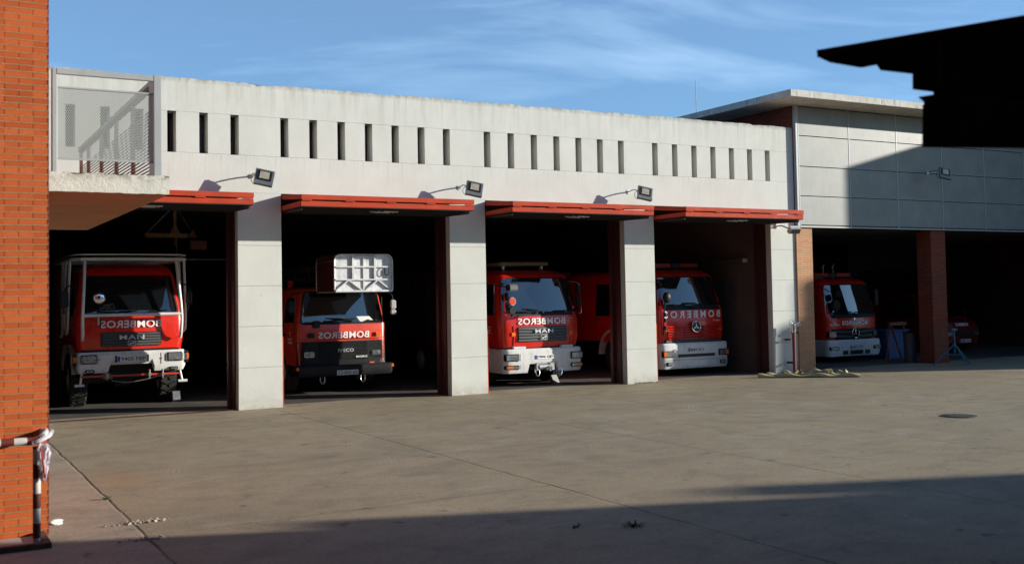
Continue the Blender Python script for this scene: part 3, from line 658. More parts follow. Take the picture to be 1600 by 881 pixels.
# litter, crumbs, weeds
t = thing('litter', 'white crumpled paper scrap at the foot of the brick corner', 'litter', (1.30, -10.05, 0.02))
bm = BM(); bmesh.ops.create_icosphere(bm, subdivisions=2, radius=0.045)
for v in bm.verts: v.co = Vector((v.co.x * 1.4, v.co.y, v.co.z * 0.7)) * random.uniform(0.7, 1.25)
ob('scrap', bm, 'letter', t)
def crumbs(loc, n, spread, label):
    bm = BM()
    for i in range(n):
        a = random.gauss(0, 1); b = random.gauss(0, .35); s = random.uniform(0.008, 0.024)
        box(bm, (loc[0] + a * spread, loc[1] + b * spread, s * 0.3), (s * 1.5, s, s * 0.7), (random.random(), random.random(), random.random() * 3))
    tag(ob('rubble', bm, 'crumb'), label, 'rubble', kind='stuff')
crumbs((2.05, -10.45, 0), 70, 0.13, 'pale broken concrete crumbs on the joint left of centre, in sunlight')
crumbs((1.95, -11.3, 0), 30, 0.09, 'dark concrete crumbs on the joint further down in the shade')
def weed(loc, n, r, label):
    bm = BM()
    for i in range(n):
        a = random.uniform(0, 6.28); d = random.uniform(0.0, r); l = random.uniform(0.02, 0.05); c = Vector((loc[0] + math.cos(a) * d, loc[1] + math.sin(a) * d * 0.7, 0))
        o_ = Vector((math.cos(a) * l * 1.2, math.sin(a) * l * 1.2, l * 0.8)); s = Vector((-math.sin(a), math.cos(a), 0)) * 0.010
        v = [bm.verts.new(q) for q in (c - s * .5, c + o_ * .5 - s + Vector((0, 0, .01)), c + o_, c + o_ * .5 + s + Vector((0, 0, .01)), c + s * .5)]
        bm.faces.new(v)
    tag(ob('weed', bm, 'weed'), label, 'weed')
weed((6.0, -13.33, 0), 46, 0.10, 'low green weed growing in the long joint in the shaded foreground')
weed((5.5, -13.1, 0), 9, 0.05, 'tiny dark weed left of the bigger weed in the shade')
weed((1.95, -8.9, 0), 14, 0.03, 'tiny green sprout in the joint by the rust stain')
for k_, (xx, lab) in enumerate(((15.55, 'small weeds along the foot of the third white pillar'), (20.3, 'small weeds at the foot of the last white pillar'))):
    bm = BM()
    for i in range(60):
        c = Vector((xx + random.uniform(0, .7), -0.03 - random.uniform(0, .05), 0)); l = random.uniform(.015, .05)
        v = [bm.verts.new(q) for q in (c, c + Vector((random.uniform(-.02, .02), -.01, l)), c + Vector((.012, -.012, l * .4)))]; bm.faces.new(v)
    tag(ob('weed', bm, 'weed'), lab, 'weed')

# ================================================================ TRUCK BUILDER
class Cab:
    """front surface y = front(x,z); levels = [(z, halfwidth, yfront)]"""
    def __init__(s, levels, length, rc=0.16, crown=0.05):
        s.L = levels; s.len = length; s.rc = rc; s.crown = crown
    def lv(s, z):
        L = s.L
        if z <= L[0][0]: return L[0][1], L[0][2]
        for a, b in zip(L[:-1], L[1:]):
            if a[0] <= z <= b[0]:
                t = (z - a[0]) / (b[0] - a[0]); return a[1] + (b[1] - a[1]) * t, a[2] + (b[2] - a[2]) * t
        return L[-1][1], L[-1][2]
    def front(s, x, z):
        hw, yf = s.lv(z); ax = min(abs(x), hw); r = s.rc; y = yf + s.crown * (ax / hw) ** 2
        if ax > hw - r: q = (ax - (hw - r)) / r; y += r - r * math.sqrt(max(0, 1 - q * q))
        return y
    def body(s):
        bm = BM(); rings = []
        for (z, hw, yf) in s.L:
            xs = [-hw + s.rc * (1 - math.cos(a)) for a in [i * math.pi / 12 for i in range(6)]]
            xs = xs + [-hw + s.rc + (2 * hw - 2 * s.rc) * i / 8 for i in range(9)] + [-v for v in xs[::-1]]
            pts = [(-hw, s.len, z)] + [(x, s.front(x, z), z) for x in xs] + [(hw, s.len, z)]
            rings.append([bm.verts.new(q) for q in pts])
        for A, B in zip(rings[:-1], rings[1:]):
            n = len(A)
            for i in range(n): bm.faces.new((A[i], A[(i + 1) % n], B[(i + 1) % n], B[i]))
        bm.faces.new(rings[0][::-1]); bm.faces.new(rings[-1]); return bm
    def panel(s, TL, TR, BR, BL, off=0.01, rnd=0.15, th=0.012, n=14, m=12):
        """solid curved panel following the front, corners given in x,z"""
        bm = BM(); g = []
        for j in range(m + 1):
            v = j / m
            # denser rows near the ends for the rounded corners
            v = 0.5 - 0.5 * math.cos(math.pi * v); k = 1.0
            dv = min(v, 1 - v)
            if dv < rnd: q = 1 - dv / rnd; k = 1 - rnd * 0.45 * (1 - math.sqrt(max(0, 1 - q * q)))
            row = []
            for i in range(n + 1):
                u = 0.5 + (i / n - 0.5) * k
                xt = TL[0] + (TR[0] - TL[0]) * u; xb = BL[0] + (BR[0] - BL[0]) * u; zt = TL[1] + (TR[1] - TL[1]) * u; zb = BL[1] + (BR[1] - BL[1]) * u
                x = xt + (xb - xt) * v; z = zt + (zb - zt) * v
                row.append((x, s.front(x, z) - off, z))
            g.append(row)
        V = [[bm.verts.new(q) for q in r] for r in g]; W = [[bm.verts.new((q[0], q[1] + th, q[2])) for q in r] for r in g]
        for j in range(m):
            for i in range(n):
                bm.faces.new((V[j][i], V[j][i + 1], V[j + 1][i + 1], V[j + 1][i]))
                bm.faces.new((W[j][i], W[j + 1][i], W[j + 1][i + 1], W[j][i + 1]))
        b = [(0, i) for i in range(n)] + [(j, n) for j in range(m)] + [(m, i) for i in range(n, 0, -1)] + [(j, 0) for j in range(m, 0, -1)]
        for q, r in zip(b, b[1:] + b[:1]): bm.faces.new((V[q[0]][q[1]], W[q[0]][q[1]], W[r[0]][r[1]], V[r[0]][r[1]]))
        return bm
    def side(s, sx, pts, off=0.008, th=0.01):
        """flat-ish panel on the side: pts in (y,z)"""
        bm = BM(); A = [bm.verts.new((sx * (s.lv(z)[0] + off), y, z)) for y, z in pts]; B = [bm.verts.new((sx * (s.lv(z)[0] + off - th), y, z)) for y, z in pts]
        n = len(A); bm.faces.new(A); bm.faces.new(B[::-1])
        for i in range(n): bm.faces.new((A[i], B[i], B[(i + 1) % n], A[(i + 1) % n]))
        return bm

def bumper_mesh(hw, z0, z1, yf=0.0, wrap=0.9, rc=0.14, chamfer=0.04, notch=None, depth=0.10, ztop_end=None):
    """wrap-round bumper following a rounded plan; notch=(x0,x1,zlow) lifts the lower edge"""
    bm = BM(); pl = [(-hw, wrap)]
    for i in range(7): a = math.pi / 2 * i / 6; pl.append((-hw + rc - rc * math.cos(a), yf + rc - rc * math.sin(a)))
    xs = [-hw + rc + (2 * hw - 2 * rc) * i / 20 for i in range(1, 20)]
    if notch: xs += [notch[0] - .03, notch[0] + .03, notch[1] - .03, notch[1] + .03]
    for x in sorted(xs): pl.append((x, yf - 0.02 * (1 - (x / hw) ** 2)))
    for i in range(6, -1, -1): a = math.pi / 2 * i / 6; pl.append((hw - rc + rc * math.cos(a), yf + rc - rc * math.sin(a)))
    pl.append((hw, wrap)); rings = []
    for i, (x, y) in enumerate(pl):
        lo = z0
        if notch and notch[0] < x < notch[1]: lo = notch[2]
        up = z1
        nx, ny = (0, 1)
        if i in (0, 1): nx, ny = (1, 0)
        elif i >= len(pl) - 2: nx, ny = (-1, 0)
        else:
            if x < -hw + rc: q = math.atan2((yf + rc) - y, (-hw + rc) - x); nx, ny = math.cos(q), -math.sin(q) * -1 if False else math.sin(q); nx, ny = abs(nx), abs(math.sin(q))
            elif x > hw - rc: q = math.atan2((yf + rc) - y, x - (hw - rc)); nx, ny = -abs(math.cos(q)), abs(math.sin(q))
        c = chamfer
        sec = [(c * .8, lo), (0, lo + c * 1.6), (0, up - c), (c * .6, up), (depth, up), (depth, lo)]
        rings.append([bm.verts.new((x + nx * d, y + ny * d, z)) for d, z in sec])
    for A, B in zip(rings[:-1], rings[1:]):
        for j in range(6): bm.faces.new((A[j], A[(j + 1) % 6], B[(j + 1) % 6], B[j]))
    bm.faces.new(rings[0]); bm.faces.new(rings[-1][::-1]); return bm

def wheel(par, x, y, r, w, rim='white', blocks=0, vis=True):
    bm = BM(); prof = [(r * .55, -w / 2 * .8), (r * .80, -w / 2), (r * .95, -w / 2 * .96), (r, -w / 2 * .80), (r, w / 2 * .80), (r * .95, w / 2 * .96), (r * .80, w / 2), (r * .55, w / 2 * .8)]
    n = 40; rings = []
    for i in range(n):
        a = 2 * math.pi * i / n; rings.append([bm.verts.new((x + q[1], y + q[0] * math.cos(a), r + q[0] * math.sin(a))) for q in prof])
    for i in range(n):
        A, B = rings[i], rings[(i + 1) % n]
        for j in range(8): bm.faces.new((A[j], A[(j + 1) % 8], B[(j + 1) % 8], B[j]))
    if blocks:
        for i in range(blocks):
            a = 2 * math.pi * i / blocks
            for sx in (-1, 1):
                aa = a + (math.pi / blocks if sx > 0 else 0)
                m = Matrix.Translation((x, y, r)) @ Matrix.Rotation(aa, 4, 'X') @ Matrix.Translation((sx * w * .23, 0, r * 1.012)) @ Matrix.Rotation(sx * 0.45, 4, 'Z') @ Matrix.Diagonal((w * .44, 2 * math.pi * r / blocks * .52, r * .05, 1))
                bmesh.ops.create_cube(bm, size=1, matrix=m)
    else:
        for i in range(48):
            a = 2 * math.pi * i / 48
            for q in (-.3, 0, .3):
                m = Matrix.Translation((x, y, r)) @ Matrix.Rotation(a, 4, 'X') @ Matrix.Translation((q * w, 0, r * 1.004)) @ Matrix.Diagonal((w * .22, 2 * math.pi * r / 48 * .7, r * .02, 1)); bmesh.ops.create_cube(bm, size=1, matrix=m)
    o = ob('wheel', bm, 'rubber', par, smooth=35)
    bm = BM(); s = -1 if x < 0 else 1
    cyl(bm, (x - w * .3, y, r), (x + s * w * .36, y, r), r * .56, 28); cyl(bm, (x + s * w * .36, y, r), (x + s * w * .46, y, r), r * .22, 20)
    for i in range(10): a = i * math.pi / 5; cyl(bm, (x + s * w * .36, y + math.cos(a) * r * .36, r + math.sin(a) * r * .36), (x + s * w * .41, y + math.cos(a) * r * .36, r + math.sin(a) * r * .36), .018, 8)
    ob('rim', bm, rim, o, smooth=35)

def put_text(par, name, body, x0, x1, z0, z1, y, mat, mirror=False, bold=0.02, spacing=1.0, cab=None, wrapoff=0.02):
    bm = text_mesh(body, x1 - x0, z1 - z0, 0.006, mirror, bold, spacing)
    for v in bm.verts:
        v.co.x += (x0 + x1) / 2; v.co.z += (z0 + z1) / 2
        v.co.y += (cab.front(v.co.x, v.co.z) - wrapoff) if cab else y
    return ob(name, bm, mat, par)
def plate(par, txt, x0, x1, z0, z1, y, eu=True, mirror_off=0):
    bm = BM(); box2(bm, (x0, y - 0.012, z0), (x1, y, z1)); o = ob('number_plate', bm, 'plate', par, bevel=0.003)
    w = x1 - x0; a = x0 + (w * .13 if eu else w * .04)
    if eu: bm = BM(); box2(bm, (x0 + .006, y - 0.0145, z0 + .006), (x0 + w * .10, y - 0.010, z1 - .006)); ob('country_band', bm, 'blue', o)
    h = (z1 - z0) * .68; c = (z0 + z1) / 2
    bm = text_mesh(txt, x1 - w * .05 - a, h, 0.004, False, 0.006); shift(bm, ((a + x1 - w * .05) / 2, y - 0.0135, c)); ob('plate_number', bm, 'ink', o)
def lamp(par, name, x0, x1, z0, z1, y, mat='lens', frame='black', depth=0.10, slant=0.0):
    bm = BM(); box2(bm, (x0, y, z0), (x1, y + depth, z1))
    if slant:
        for v in bm.verts: v.co.y += abs(v.co.x) * 0 + slant * ((v.co.x - x0) if x0 > 0 else (x1 - v.co.x))
    o = ob(name, bm, frame, par, bevel=0.014)
    m = 0.018; bm = BM(); box2(bm, (x0 + m, y - 0.012, z0 + m), (x1 - m, y + 0.02, z1 - m))
    if slant:
        for v in bm.verts: v.co.y += slant * ((v.co.x - x0) if x0 > 0 else (x1 - v.co.x))
    ob('lens', bm, mat, o, bevel=0.010); return o
def wipers(par, cab, segs, z, n='wiper'):
    for (xa, xb, dz) in segs:
        bm = BM(); f = lambda x, zz, o: (x, cab.front(x, zz) - o, zz)
        tube(bm, [f(xa, z, .05), f((xa + xb) / 2, z + dz * .6, .06), f(xb, z + dz, .05)], 0.011, 6)
        L = (xb - xa); tube(bm, [f(xb - L * .55, z + dz * .55 + .02, .035), f(xb + L * .25, z + dz * 1.05 + .01, .035)], 0.012, 6)
        cyl(bm, f(xa, z, .02), f(xa, z, .07), .025, 10)
        ob(n, bm, 'black', par)
def mirror_arm(par, pts, heads, mat='black'):
    bm = BM(); tube(bm, smoothpath(pts), 0.014, 8); o = ob('mirror', bm, 'black', par, smooth=40)
    for (c, s, rz) in heads:
        bm = BM(); box(bm, c, s, (0, 0, rz)); ob('mirror_head', bm, mat, o, bevel=0.025, seg=3, smooth=40)
def loadbody(par, hw, y0, y1, z0, z1, mat='red'):
    bm = BM(); box2(bm, (-hw, y0, z0), (hw, y1, z1)); ob('body', bm, 'shaded_red', par, bevel=0.03)  # body and shutters take dark colours that stand for the hall's shade
    n = 3; L = (y1 - y0 - .3) / n
    for sx in (-1, 1):
        for i in range(n):
            bm = BM(); ya = y0 + .15 + i * L
            for j in range(16): box(bm, (sx * (hw + .008), ya + L / 2 - .03, z0 + .25 + j * (z1 - z0 - .4) / 16 + .04), (.016, L - .1, (z1 - z0 - .4) / 16 - .008))
            ob('roller_shutter', bm, 'grey_plastic', par)
    bm = BM(); box2(bm, (-.45, .9, .55), (-.3, y1 - .1, .78)); box2(bm, (.3, .9, .55), (.45, y1 - .1, .78)); ob('chassis', bm, 'black', par)
def cab_interior(*a): pass

def sidebits(par, cab, win, hz, mat='glass', arch=None):
    for sx in (-1, 1):
        ob('side_window', cab.side(sx, win, 0.012), mat, par)
        z0 = cab.L[0][0] + .05; ys = [min(q[0] for q in win) - .07, max(q[0] for q in win) + .06]
        bm = BM()
        for y in ys: box2(bm, (sx * (cab.lv(1.2)[0] - .01), y, z0 + .3), (sx * (cab.lv(1.2)[0] + .006), y + .012, max(q[1] for q in win)))
        ob('door_gap', bm, 'ink', par)
        bm = BM(); box(bm, (sx * (cab.lv(hz)[0] + .02), ys[1] - .18, hz), (.03, .16, .035)); ob('door_handle', bm, 'black', par, bevel=0.008)
    if arch:
        cy, r, w = arch
        for sx in (-1, 1):
            bm = BM(); pts = [(cy + r * math.cos(a), .50 + r * math.sin(a)) for a in [math.pi * (i / 14) for i in range(15)]]
            hw = cab.lv(1)[0]; prev = None
            for (y, z) in pts:
                d = Vector((0, y - cy, z - .5)).normalized() * .07
                q = [bm.verts.new(v) for v in ((sx * (hw - w), y, z), (sx * (hw + .035), y, z), (sx * (hw + .035), y + d.y, z + d.z), (sx * (hw - w), y + d.y, z + d.z))]
                if prev:
                    for j in range(4): bm.faces.new((prev[j], prev[(j + 1) % 4], q[(j + 1) % 4], q[j]))
                else: bm.faces.new(q)
                prev = q
            bm.faces.new(prev[::-1]); ob('wheel_arch', bm, 'white', par, smooth=50)
def slat_grille(par, cab, x0, x1, z0, z1, n, mat='grey_plastic', back='ink', off=0.03, th=0.035):
    bm = cab.panel((x0, z1), (x1, z1), (x1, z0), (x0, z0), off=0.012, rnd=.12); o = ob('grille', bm, back, par)
    bm = BM(); h = (z1 - z0 - .02) / n
    for j in range(n):
        z = z0 + .01 + (j + .5) * h; prev = None
        for i in range(13):
            x = x0 + .02 + (x1 - x0 - .04) * i / 12; y = cab.front(x, z) - .012
            q = [bm.verts.new(v) for v in ((x, y + .004, z - h * .42), (x, y - off, z - h * .34), (x, y - off * .6, z + h * .28), (x, y + .004, z + h * .34))]
            if prev:
                for k in range(4): bm.faces.new((prev[k], prev[(k + 1) % 4], q[(k + 1) % 4], q[k]))
            else: bm.faces.new(q)
            prev = q
        bm.faces.new(prev[::-1])
    ob('slats', bm, mat, o); return o
def badge_animal(par, x, z, y, s):
    """small framed badge with an abstract striding beast"""
    bm = BM(); t_ = .012
    for a, b in (((-s, -s * .62), (s, -s * .62)), ((-s, s * .62), (s, s * .62)), ((-s, -s * .62), (-s, s * .62)), ((s, -s * .62), (s, s * .62))):
        cyl(bm, (x + a[0], y, z + a[1]), (x + b[0], y, z + b[1]), .006, 6)
    body = [(-.8, -.45), (-.55, .05), (-.2, .0), (.25, .25), (.45, .5), (.8, .42), (.7, .1), (.5, .05), (.62, -.45), (.42, -.45), (.3, -.1), (-.1, -.18), (-.25, -.45), (-.5, -.45), (-.4, -.2), (-.62, -.45)]
    prism(bm, [(x + a * s, y - .012, z + b * s) for a, b in body], (0, .01, 0)); ob('badge', bm, 'silver', par)
def star_badge(par, x, z, y, r, mat='chrome'):
    bm = BM(); tube(bm, [(x + r * math.cos(a), y, z + r * math.sin(a)) for a in [i * math.pi / 14 for i in range(28)]], r * .11, 8, True)
    for i in range(3):
        a = math.pi / 2 + i * 2 * math.pi / 3; d = Vector((math.cos(a), 0, math.sin(a))); n_ = Vector((-d.z, 0, d.x)); c = Vector((x, y, z))
        prism(bm, [c + n_ * r * .13 + Vector((0, 0, 0)), c + d * r, c - n_ * r * .13], (0, .015, 0))
    ob('badge', bm, mat, par, smooth=40)
def lightbar(par, x0, x1, y, z, h=.10, d=.24, c='redlens'):
    bm = BM(); box2(bm, (x0 - .02, y, z), (x1 + .02, y + d, z + .03)); o = ob('light_bar', bm, 'black', par, bevel=.006)
    m = (x0 + x1) / 2; w = (x1 - x0)
    for a, b, mt in ((x0, m - w * .10, c), (m + w * .10, x1, c), (m - w * .10 + .01, m + w * .10 - .01, 'black')):
        bm = BM(); box2(bm, (a, y + .01, z + .031), (b, y + d - .01, z + h)); ob('dome', bm, mt, o, bevel=.02)
def roof_ladder(par, hw, y0, y1, z, mat='wood'):
    bm = BM()
    for sx in (-1, 1): box2(bm, (sx * hw - .02, y0, z), (sx * hw + .02, y1, z + .07))
    for i in range(int((y1 - y0) / .3)): cyl(bm, (-hw, y0 + .1 + i * .3, z + .035), (hw, y0 + .1 + i * .3, z + .035), .016, 8)
    box2(bm, (-hw, y0 - .02, z - .01), (hw, y0 + .03, z + .075))
    o = ob('roof_ladder', bm, mat, par)
    bm = BM()
    for sx in (-1, 1): box2(bm, (sx * hw * .8 - .03, y0 + .05, z - .10), (sx * hw * .8 + .03, y0 + .12, z - .012))
    ob('bracket', bm, 'alu', o)

# ---------------------------------------------------------------- truck one: 4x4 with white roll cage
T = thing('fire_truck', 'red fire truck inside a white tubular roll cage, leftmost bay', 'fire truck', (4.10, 1.85, 0), 'fire trucks parked in the station')
cab = Cab([(1.20, 1.05, .14), (1.45, 1.09, .10), (1.90, 1.09, .12), (2.05, 1.06, .16), (2.78, .96, .38), (2.90, .92, .46), (3.00, .84, .60), (3.03, .74, .75)], 3.1, .13, .05)
ob('cab', cab.body(), 'red', T, smooth=38)
ob('windscreen_seal', cab.panel((-.88, 2.79), (.88, 2.79), (1.0, 1.97), (-1.0, 1.97), .006, .10), 'black', T)
ob('windscreen', cab.panel((-.85, 2.76), (.85, 2.76), (.97, 2.0), (-.97, 2.0), .014, .10), 'glass', T, smooth=40)
sidebits(T, cab, [(.62, 1.95), (.62, 2.6), (1.25, 2.6), (1.25, 1.95)], 1.55)
for sx in (-1, 1): ob('rear_side_window', cab.side(sx, [(1.6, 2.0), (1.6, 2.6), (2.4, 2.6), (2.4, 2.0)], .012), 'glass', T)
slat_grille(T, cab, -.61, .61, 1.30, 1.60, 5, 'grey_plastic')
put_text(T, 'lettering', 'BOMBEROS', -.61, .61, 1.69, 1.845, 0, 'letter', True, .018, 1.06, cab)
put_text(T, 'maker_lettering', 'MAN', -.25, .25, 1.445, 1.54, 0, 'silver', False, .02, 1.15, cab, .065)
badge_animal(T, 0, 1.365, cab.front(0, 1.36) - .055, .075)
ob('bumper', bumper_mesh(1.10, .77, 1.20, 0, .95, .10, .06, (-.46, .42, .93)), 'white', T, smooth=30)
bm = BM(); box2(bm, (-.98, .13, .93), (.98, .5, 1.24)); ob('bumper_backing', bm, 'black', T)
plate(T, '9405 FBP', -.31, .29, .985, 1.105, -.024)
bm = BM(); box2(bm, (-.345, -.04, .97), (-.318, -.01, 1.12)); box2(bm, (.298, -.04, .97), (.325, -.01, 1.12)); ob('plate_clamp', bm, 'black', T)
for sx in (-1, 1):
    a, b = sorted((sx * .70, sx * 1.02)); lamp(T, 'headlight', a, b, .965, 1.150, -.045, depth=.12)
    bm = BM()
    for z in (.99, 1.02, 1.06, 1.09, 1.12): tube(bm, [(sx * .98, -.07, z), (sx * 1.12, -.05, z), (sx * 1.15, .08, z)], .004, 5)
    tube(bm, [(sx * .68, -.07, .94), (sx * .68, -.07, 1.17)], .006, 6); tube(bm, [(sx * .64, -.06, 1.05), (sx * .70, -.075, 1.05)], .012, 6)
    ob('lamp_guard', bm, 'steel', T)
    bm = BM(); box2(bm, (sx * 1.105, .0, .99), (sx * 1.16, .12, 1.12)); ob('indicator', bm, 'orange', T, bevel=.012)
    bm = BM(); box2(bm, (sx * 1.10, -.01, 1.125), (sx * 1.15, .12, 1.17)); box2(bm, (sx * 1.10, -.01, .93), (sx * 1.15, .12, .985)); ob('indicator_bracket', bm, 'black', T)
    a, b = sorted((sx * .75, sx * .93)); lamp(T, 'fog_light', a, b, .775, .845, -.035, depth=.06)
    bm = BM(); tube(bm, [(sx * .98, .10, .80), (sx * 1.02, .04, .55)], .025, 8); tube(bm, [(sx * .94, .04, .53), (sx * 1.13, .04, .53)], .03, 8); ob('marker_leg', bm, 'white', T)
bm = BM(); tube(bm, [(-1.0, .05, .705), (.95, .05, .69)], .022, 8); ob('tow_bar', bm, 'orange_red', T)
bm = BM()
for x in (-.5, .35, .62): tube(bm, [(x, .06, .62), (x, .03, .80)], .02, 8); box(bm, (x, .02, .70), (.05, .08, .06))
tube(bm, smoothpath([(-.4, .1, .60), (-.1, .12, .55), (.2, .1, .58), (.5, .1, .64)]), .012, 6)
ob('tow_fitting', bm, 'steel', T)
bm = BM(); box2(bm, (-.95, .4, .62), (.95, 1.0, .95)); cyl(bm, (-.8, 1.45, .56), (.8, 1.45, .56), .09, 12); cyl(bm, (-.15, 1.45, .56), (.2, 1.45, .56), .2, 16); ob('front_axle', bm, 'black', T)
for sx in (-1, 1): wheel(T, sx * .93, 1.48, .56, .37, blocks=22); wheel(T, sx * .93, 4.9, .56, .37, blocks=22)
for sx in (-1, 1):
    bm = BM(); pts = [(.55, .80), (.70, 1.15), (1.0, 1.34), (1.9, 1.34), (2.2, 1.15), (2.32, .80)]
    P = [(sx * 1.12, y, z) for y, z in pts] + [(sx * 1.12, y * .94 + .09, z - .07) for y, z in pts[::-1]]; prism(bm, P, (-sx * .35, 0, 0)); ob('mudguard', bm, 'white', T)
# roll cage
cage = bpy.data.objects.new('roll_cage', None); COL.objects.link(cage); cage.parent = T
def cg(pts, r=.034, name='cage_tube'): bm = BM(); tube(bm, smoothpath(pts, 5), r, 10); ob(name, bm, 'white', cage, smooth=45)
for sx in (-1, 1):
    cg([(sx * .92, .10, 3.13), (sx * .95, -.02, 2.6), (sx * .99, -.10, 1.96), (sx * .985, -.07, 1.60), (sx * .98, .02, 1.46)])
    cg([(sx * 1.16, .45, 3.13), (sx * 1.19, .48, 2.4), (sx * 1.20, .5, 1.75), (sx * 1.20, .62, 1.60), (sx * 1.20, .85, 1.58), (sx * 1.20, .98, 1.72), (sx * 1.20, 1.0, 2.4), (sx * 1.17, 1.0, 3.1)], .030)
    cg([(sx * 1.20, 1.3, 3.10), (sx * 1.21, 1.3, 2.2), (sx * 1.21, 1.32, 1.65), (sx * 1.21, 1.5, 1.5), (sx * 1.20, 1.9, 1.5)], .030)
    cg([(sx * .95, .10, 3.13), (sx * 1.10, .22, 3.13), (sx * 1.17, .45, 3.13), (sx * 1.18, 1.4, 3.13), (sx * 1.18, 3.0, 3.13)])
    cg([(sx * 1.0, .05, 3.22), (sx * 1.16, .3, 3.21), (sx * 1.17, 1.5, 3.21), (sx * 1.17, 3.0, 3.21)], .014, 'rack_rail')
cg([(-1.0, .10, 3.13), (0, .10, 3.135), (1.02, .10, 3.13)]); cg([(-.99, -.10, 1.96), (0, -.12, 1.965), (.99, -.10, 1.96)]); cg([(-1.0, .05, 3.22), (0, .05, 3.225), (1.0, .05, 3.22)], .016, 'rack_rail')
for y in (1.0, 2.0, 3.0): cg([(-1.17, y, 3.13), (1.17, y, 3.13)], .026)
wipers(T, cab, [(-.5, .0, .05), (.15, .62, .05), (-.1, -.55, .04)], 1.98)
bm = BM(); tube(bm, smoothpath([(-.62, .06, 1.72), (-.64, -.03, 1.95), (-.66, -.04, 2.18)]), .013, 8); o = ob('mirror', bm, 'black', T)
bm = BM(); bmesh.ops.create_uvsphere(bm, u_segments=24, v_segments=14, radius=.125, matrix=Matrix.Translation((-.66, -.04, 2.32)) @ Matrix.Diagonal((1, .35, 1, 1))); ob('mirror_head', bm, 'chrome', o, smooth=60)
bm = BM(); box(bm, (-.655, .075, 1.84), (.04, .03, .16)); ob('mirror_foot', bm, 'white', o)
mirror_arm(T, [(-1.05, .35, 2.6), (-1.25, .25, 2.55), (-1.32, .22, 2.3), (-1.3, .25, 2.0)], [((-1.31, .2, 2.3), (.18, .08, .34), .2)])
mirror_arm(T, [(1.05, .35, 2.6), (1.22, .3, 2.55), (1.26, .3, 2.3), (1.2, .3, 2.0)], [((1.24, .3, 2.3), (.14, .08, .30), -.2)])
loadbody(T, 1.12, 3.2, 6.8, .85, 3.0)
bm = BM(); box(bm, (1.08, 1.0, .10), (.16, .30, .20), (R(-22), 0, 0)); ob('wheel_chock', bm, 'steel', T)

# ---------------------------------------------------------------- truck two: old square truck with basket
T = thing('fire_truck', 'older square cab red fire truck with black grille and silver rescue basket over the windscreen', 'fire truck', (8.83, 2.0, 0), 'fire trucks parked in the station')
cab = Cab([(.70, 1.09, .10), (1.62, 1.08, .05), (1.68, 1.07, .07), (2.40, .97, .20), (2.46, .94, .26), (2.50, .85, .4)], 2.6, .10, .05)
ob('cab', cab.body(), 'orange_red', T, smooth=38)
ob('windscreen_seal', cab.panel((-.91, 2.40), (.91, 2.40), (1.02, 1.63), (-1.02, 1.63), .006, .14), 'black', T)
ob('windscreen', cab.panel((-.88, 2.37), (.88, 2.37), (.99, 1.665), (-.99, 1.665), .014, .14), 'glass', T, smooth=40)
sidebits(T, cab, [(.40, 1.68), (.48, 2.25), (1.1, 2.25), (1.1, 1.68)], 1.4)
bm = BM(); box2(bm, (-1.02, .8, 1.0), (-1.085, .81, 1.01)); bm.free()
ob('grille', cab.panel((-1.085, 1.24), (1.085, 1.24), (1.085, .69), (-1.085, .69), .035, .04, .06), 'black', T)
bm = BM()
for j in range(13):
    for a, b in ((-.6, .62), (.66, 1.03), (-1.03, -.64)): 
        z = .82 + j * .032; box2(bm, (a, cab.front((a + b) / 2, z) - .052, z), (b, cab.front((a + b) / 2, z) - .02, z + .013))
ob('grille_slats', bm, 'black', T)
put_text(T, 'lettering', 'BOMBEROS', -.60, .64, 1.305, 1.455, 0, 'letter', True, .018, 1.06, cab)
put_text(T, 'maker_lettering', 'IVECO', -.14, .24, .985, 1.065, 0, 'silver', False, .02, 1.05, cab, .065)
put_text(T, 'badge_lettering', 'MAGIRUS', .30, .58, .845, .89, 0, 'letter', False, .015, 1.0, cab, .065)
for sx in (-1, 1):
    a, b = sorted((sx * .70, sx * .94)); lamp(T, 'headlight', a, b, .885, 1.01, cab.front(.82, .95) - .07, depth=.08, frame='chrome')
bm = BM(); box2(bm, (.80, .035, 1.335), (.92, .07, 1.43)); ob('indicator', bm, 'orange', T, bevel=.01)
bm = BM(); box2(bm, (-.86, .025, 1.33), (-.70, .07, 1.44)); ob('indicator', bm, 'black', T, bevel=.01)
bm = BM(); prism(bm, [(-1.02, .035, 1.29), (-1.0, .03, 1.30), (1.0, .03, 1.30), (1.02, .035, 1.29)], (0, .02, 0)); ob('panel_crease', bm, 'orange_red', T)
ob('bumper', bumper_mesh(1.15, .45, .70, -.16, .6, .06, .035, None, .14), 'black', T, smooth=30)
plate(T, 'CO 8343 AO', -.25, .27, .47, .58, -.185, eu=False)
bm = BM(); box2(bm, (1.10, -.14, .60), (1.18, -.02, .68)); ob('side_marker', bm, 'orange', T, bevel=.012)
bm = BM(); box2(bm, (-1.18, -.14, .60), (-1.10, -.02, .68)); ob('side_marker', bm, 'orange', T, bevel=.012)
for x in (.40, -.58):
    bm = BM(); tube(bm, smoothpath([(x - .05, -.12, .44), (x - .05, -.13, .34), (x, -.14, .29), (x + .05, -.13, .34), (x + .05, -.12, .44)]), .014, 8); ob('tow_shackle', bm, 'chrome' if x > 0 else 'steel', T)
bm = BM(); box2(bm, (.60, -.06, .71), (.72, .0, .74)); ob('bumper_lamp', bm, 'orange', T)
# wiper set and paper behind the screen
wipers(T, cab, [(-.45, .15, .04), (.62, .98, -.02), (.2, -.3, .06)], 1.70)
bm = BM(); box2(bm, (-.74, .0, 1.56), (-.58, .05, 1.72)); ob('wiper_motor_cover', bm, 'black', T, bevel=.01)
ob('paper_sheet', cab.panel((.34, 1.80), (.66, 1.80), (.78, 1.68), (.42, 1.68), .017, .05, .002), 'plate', T)
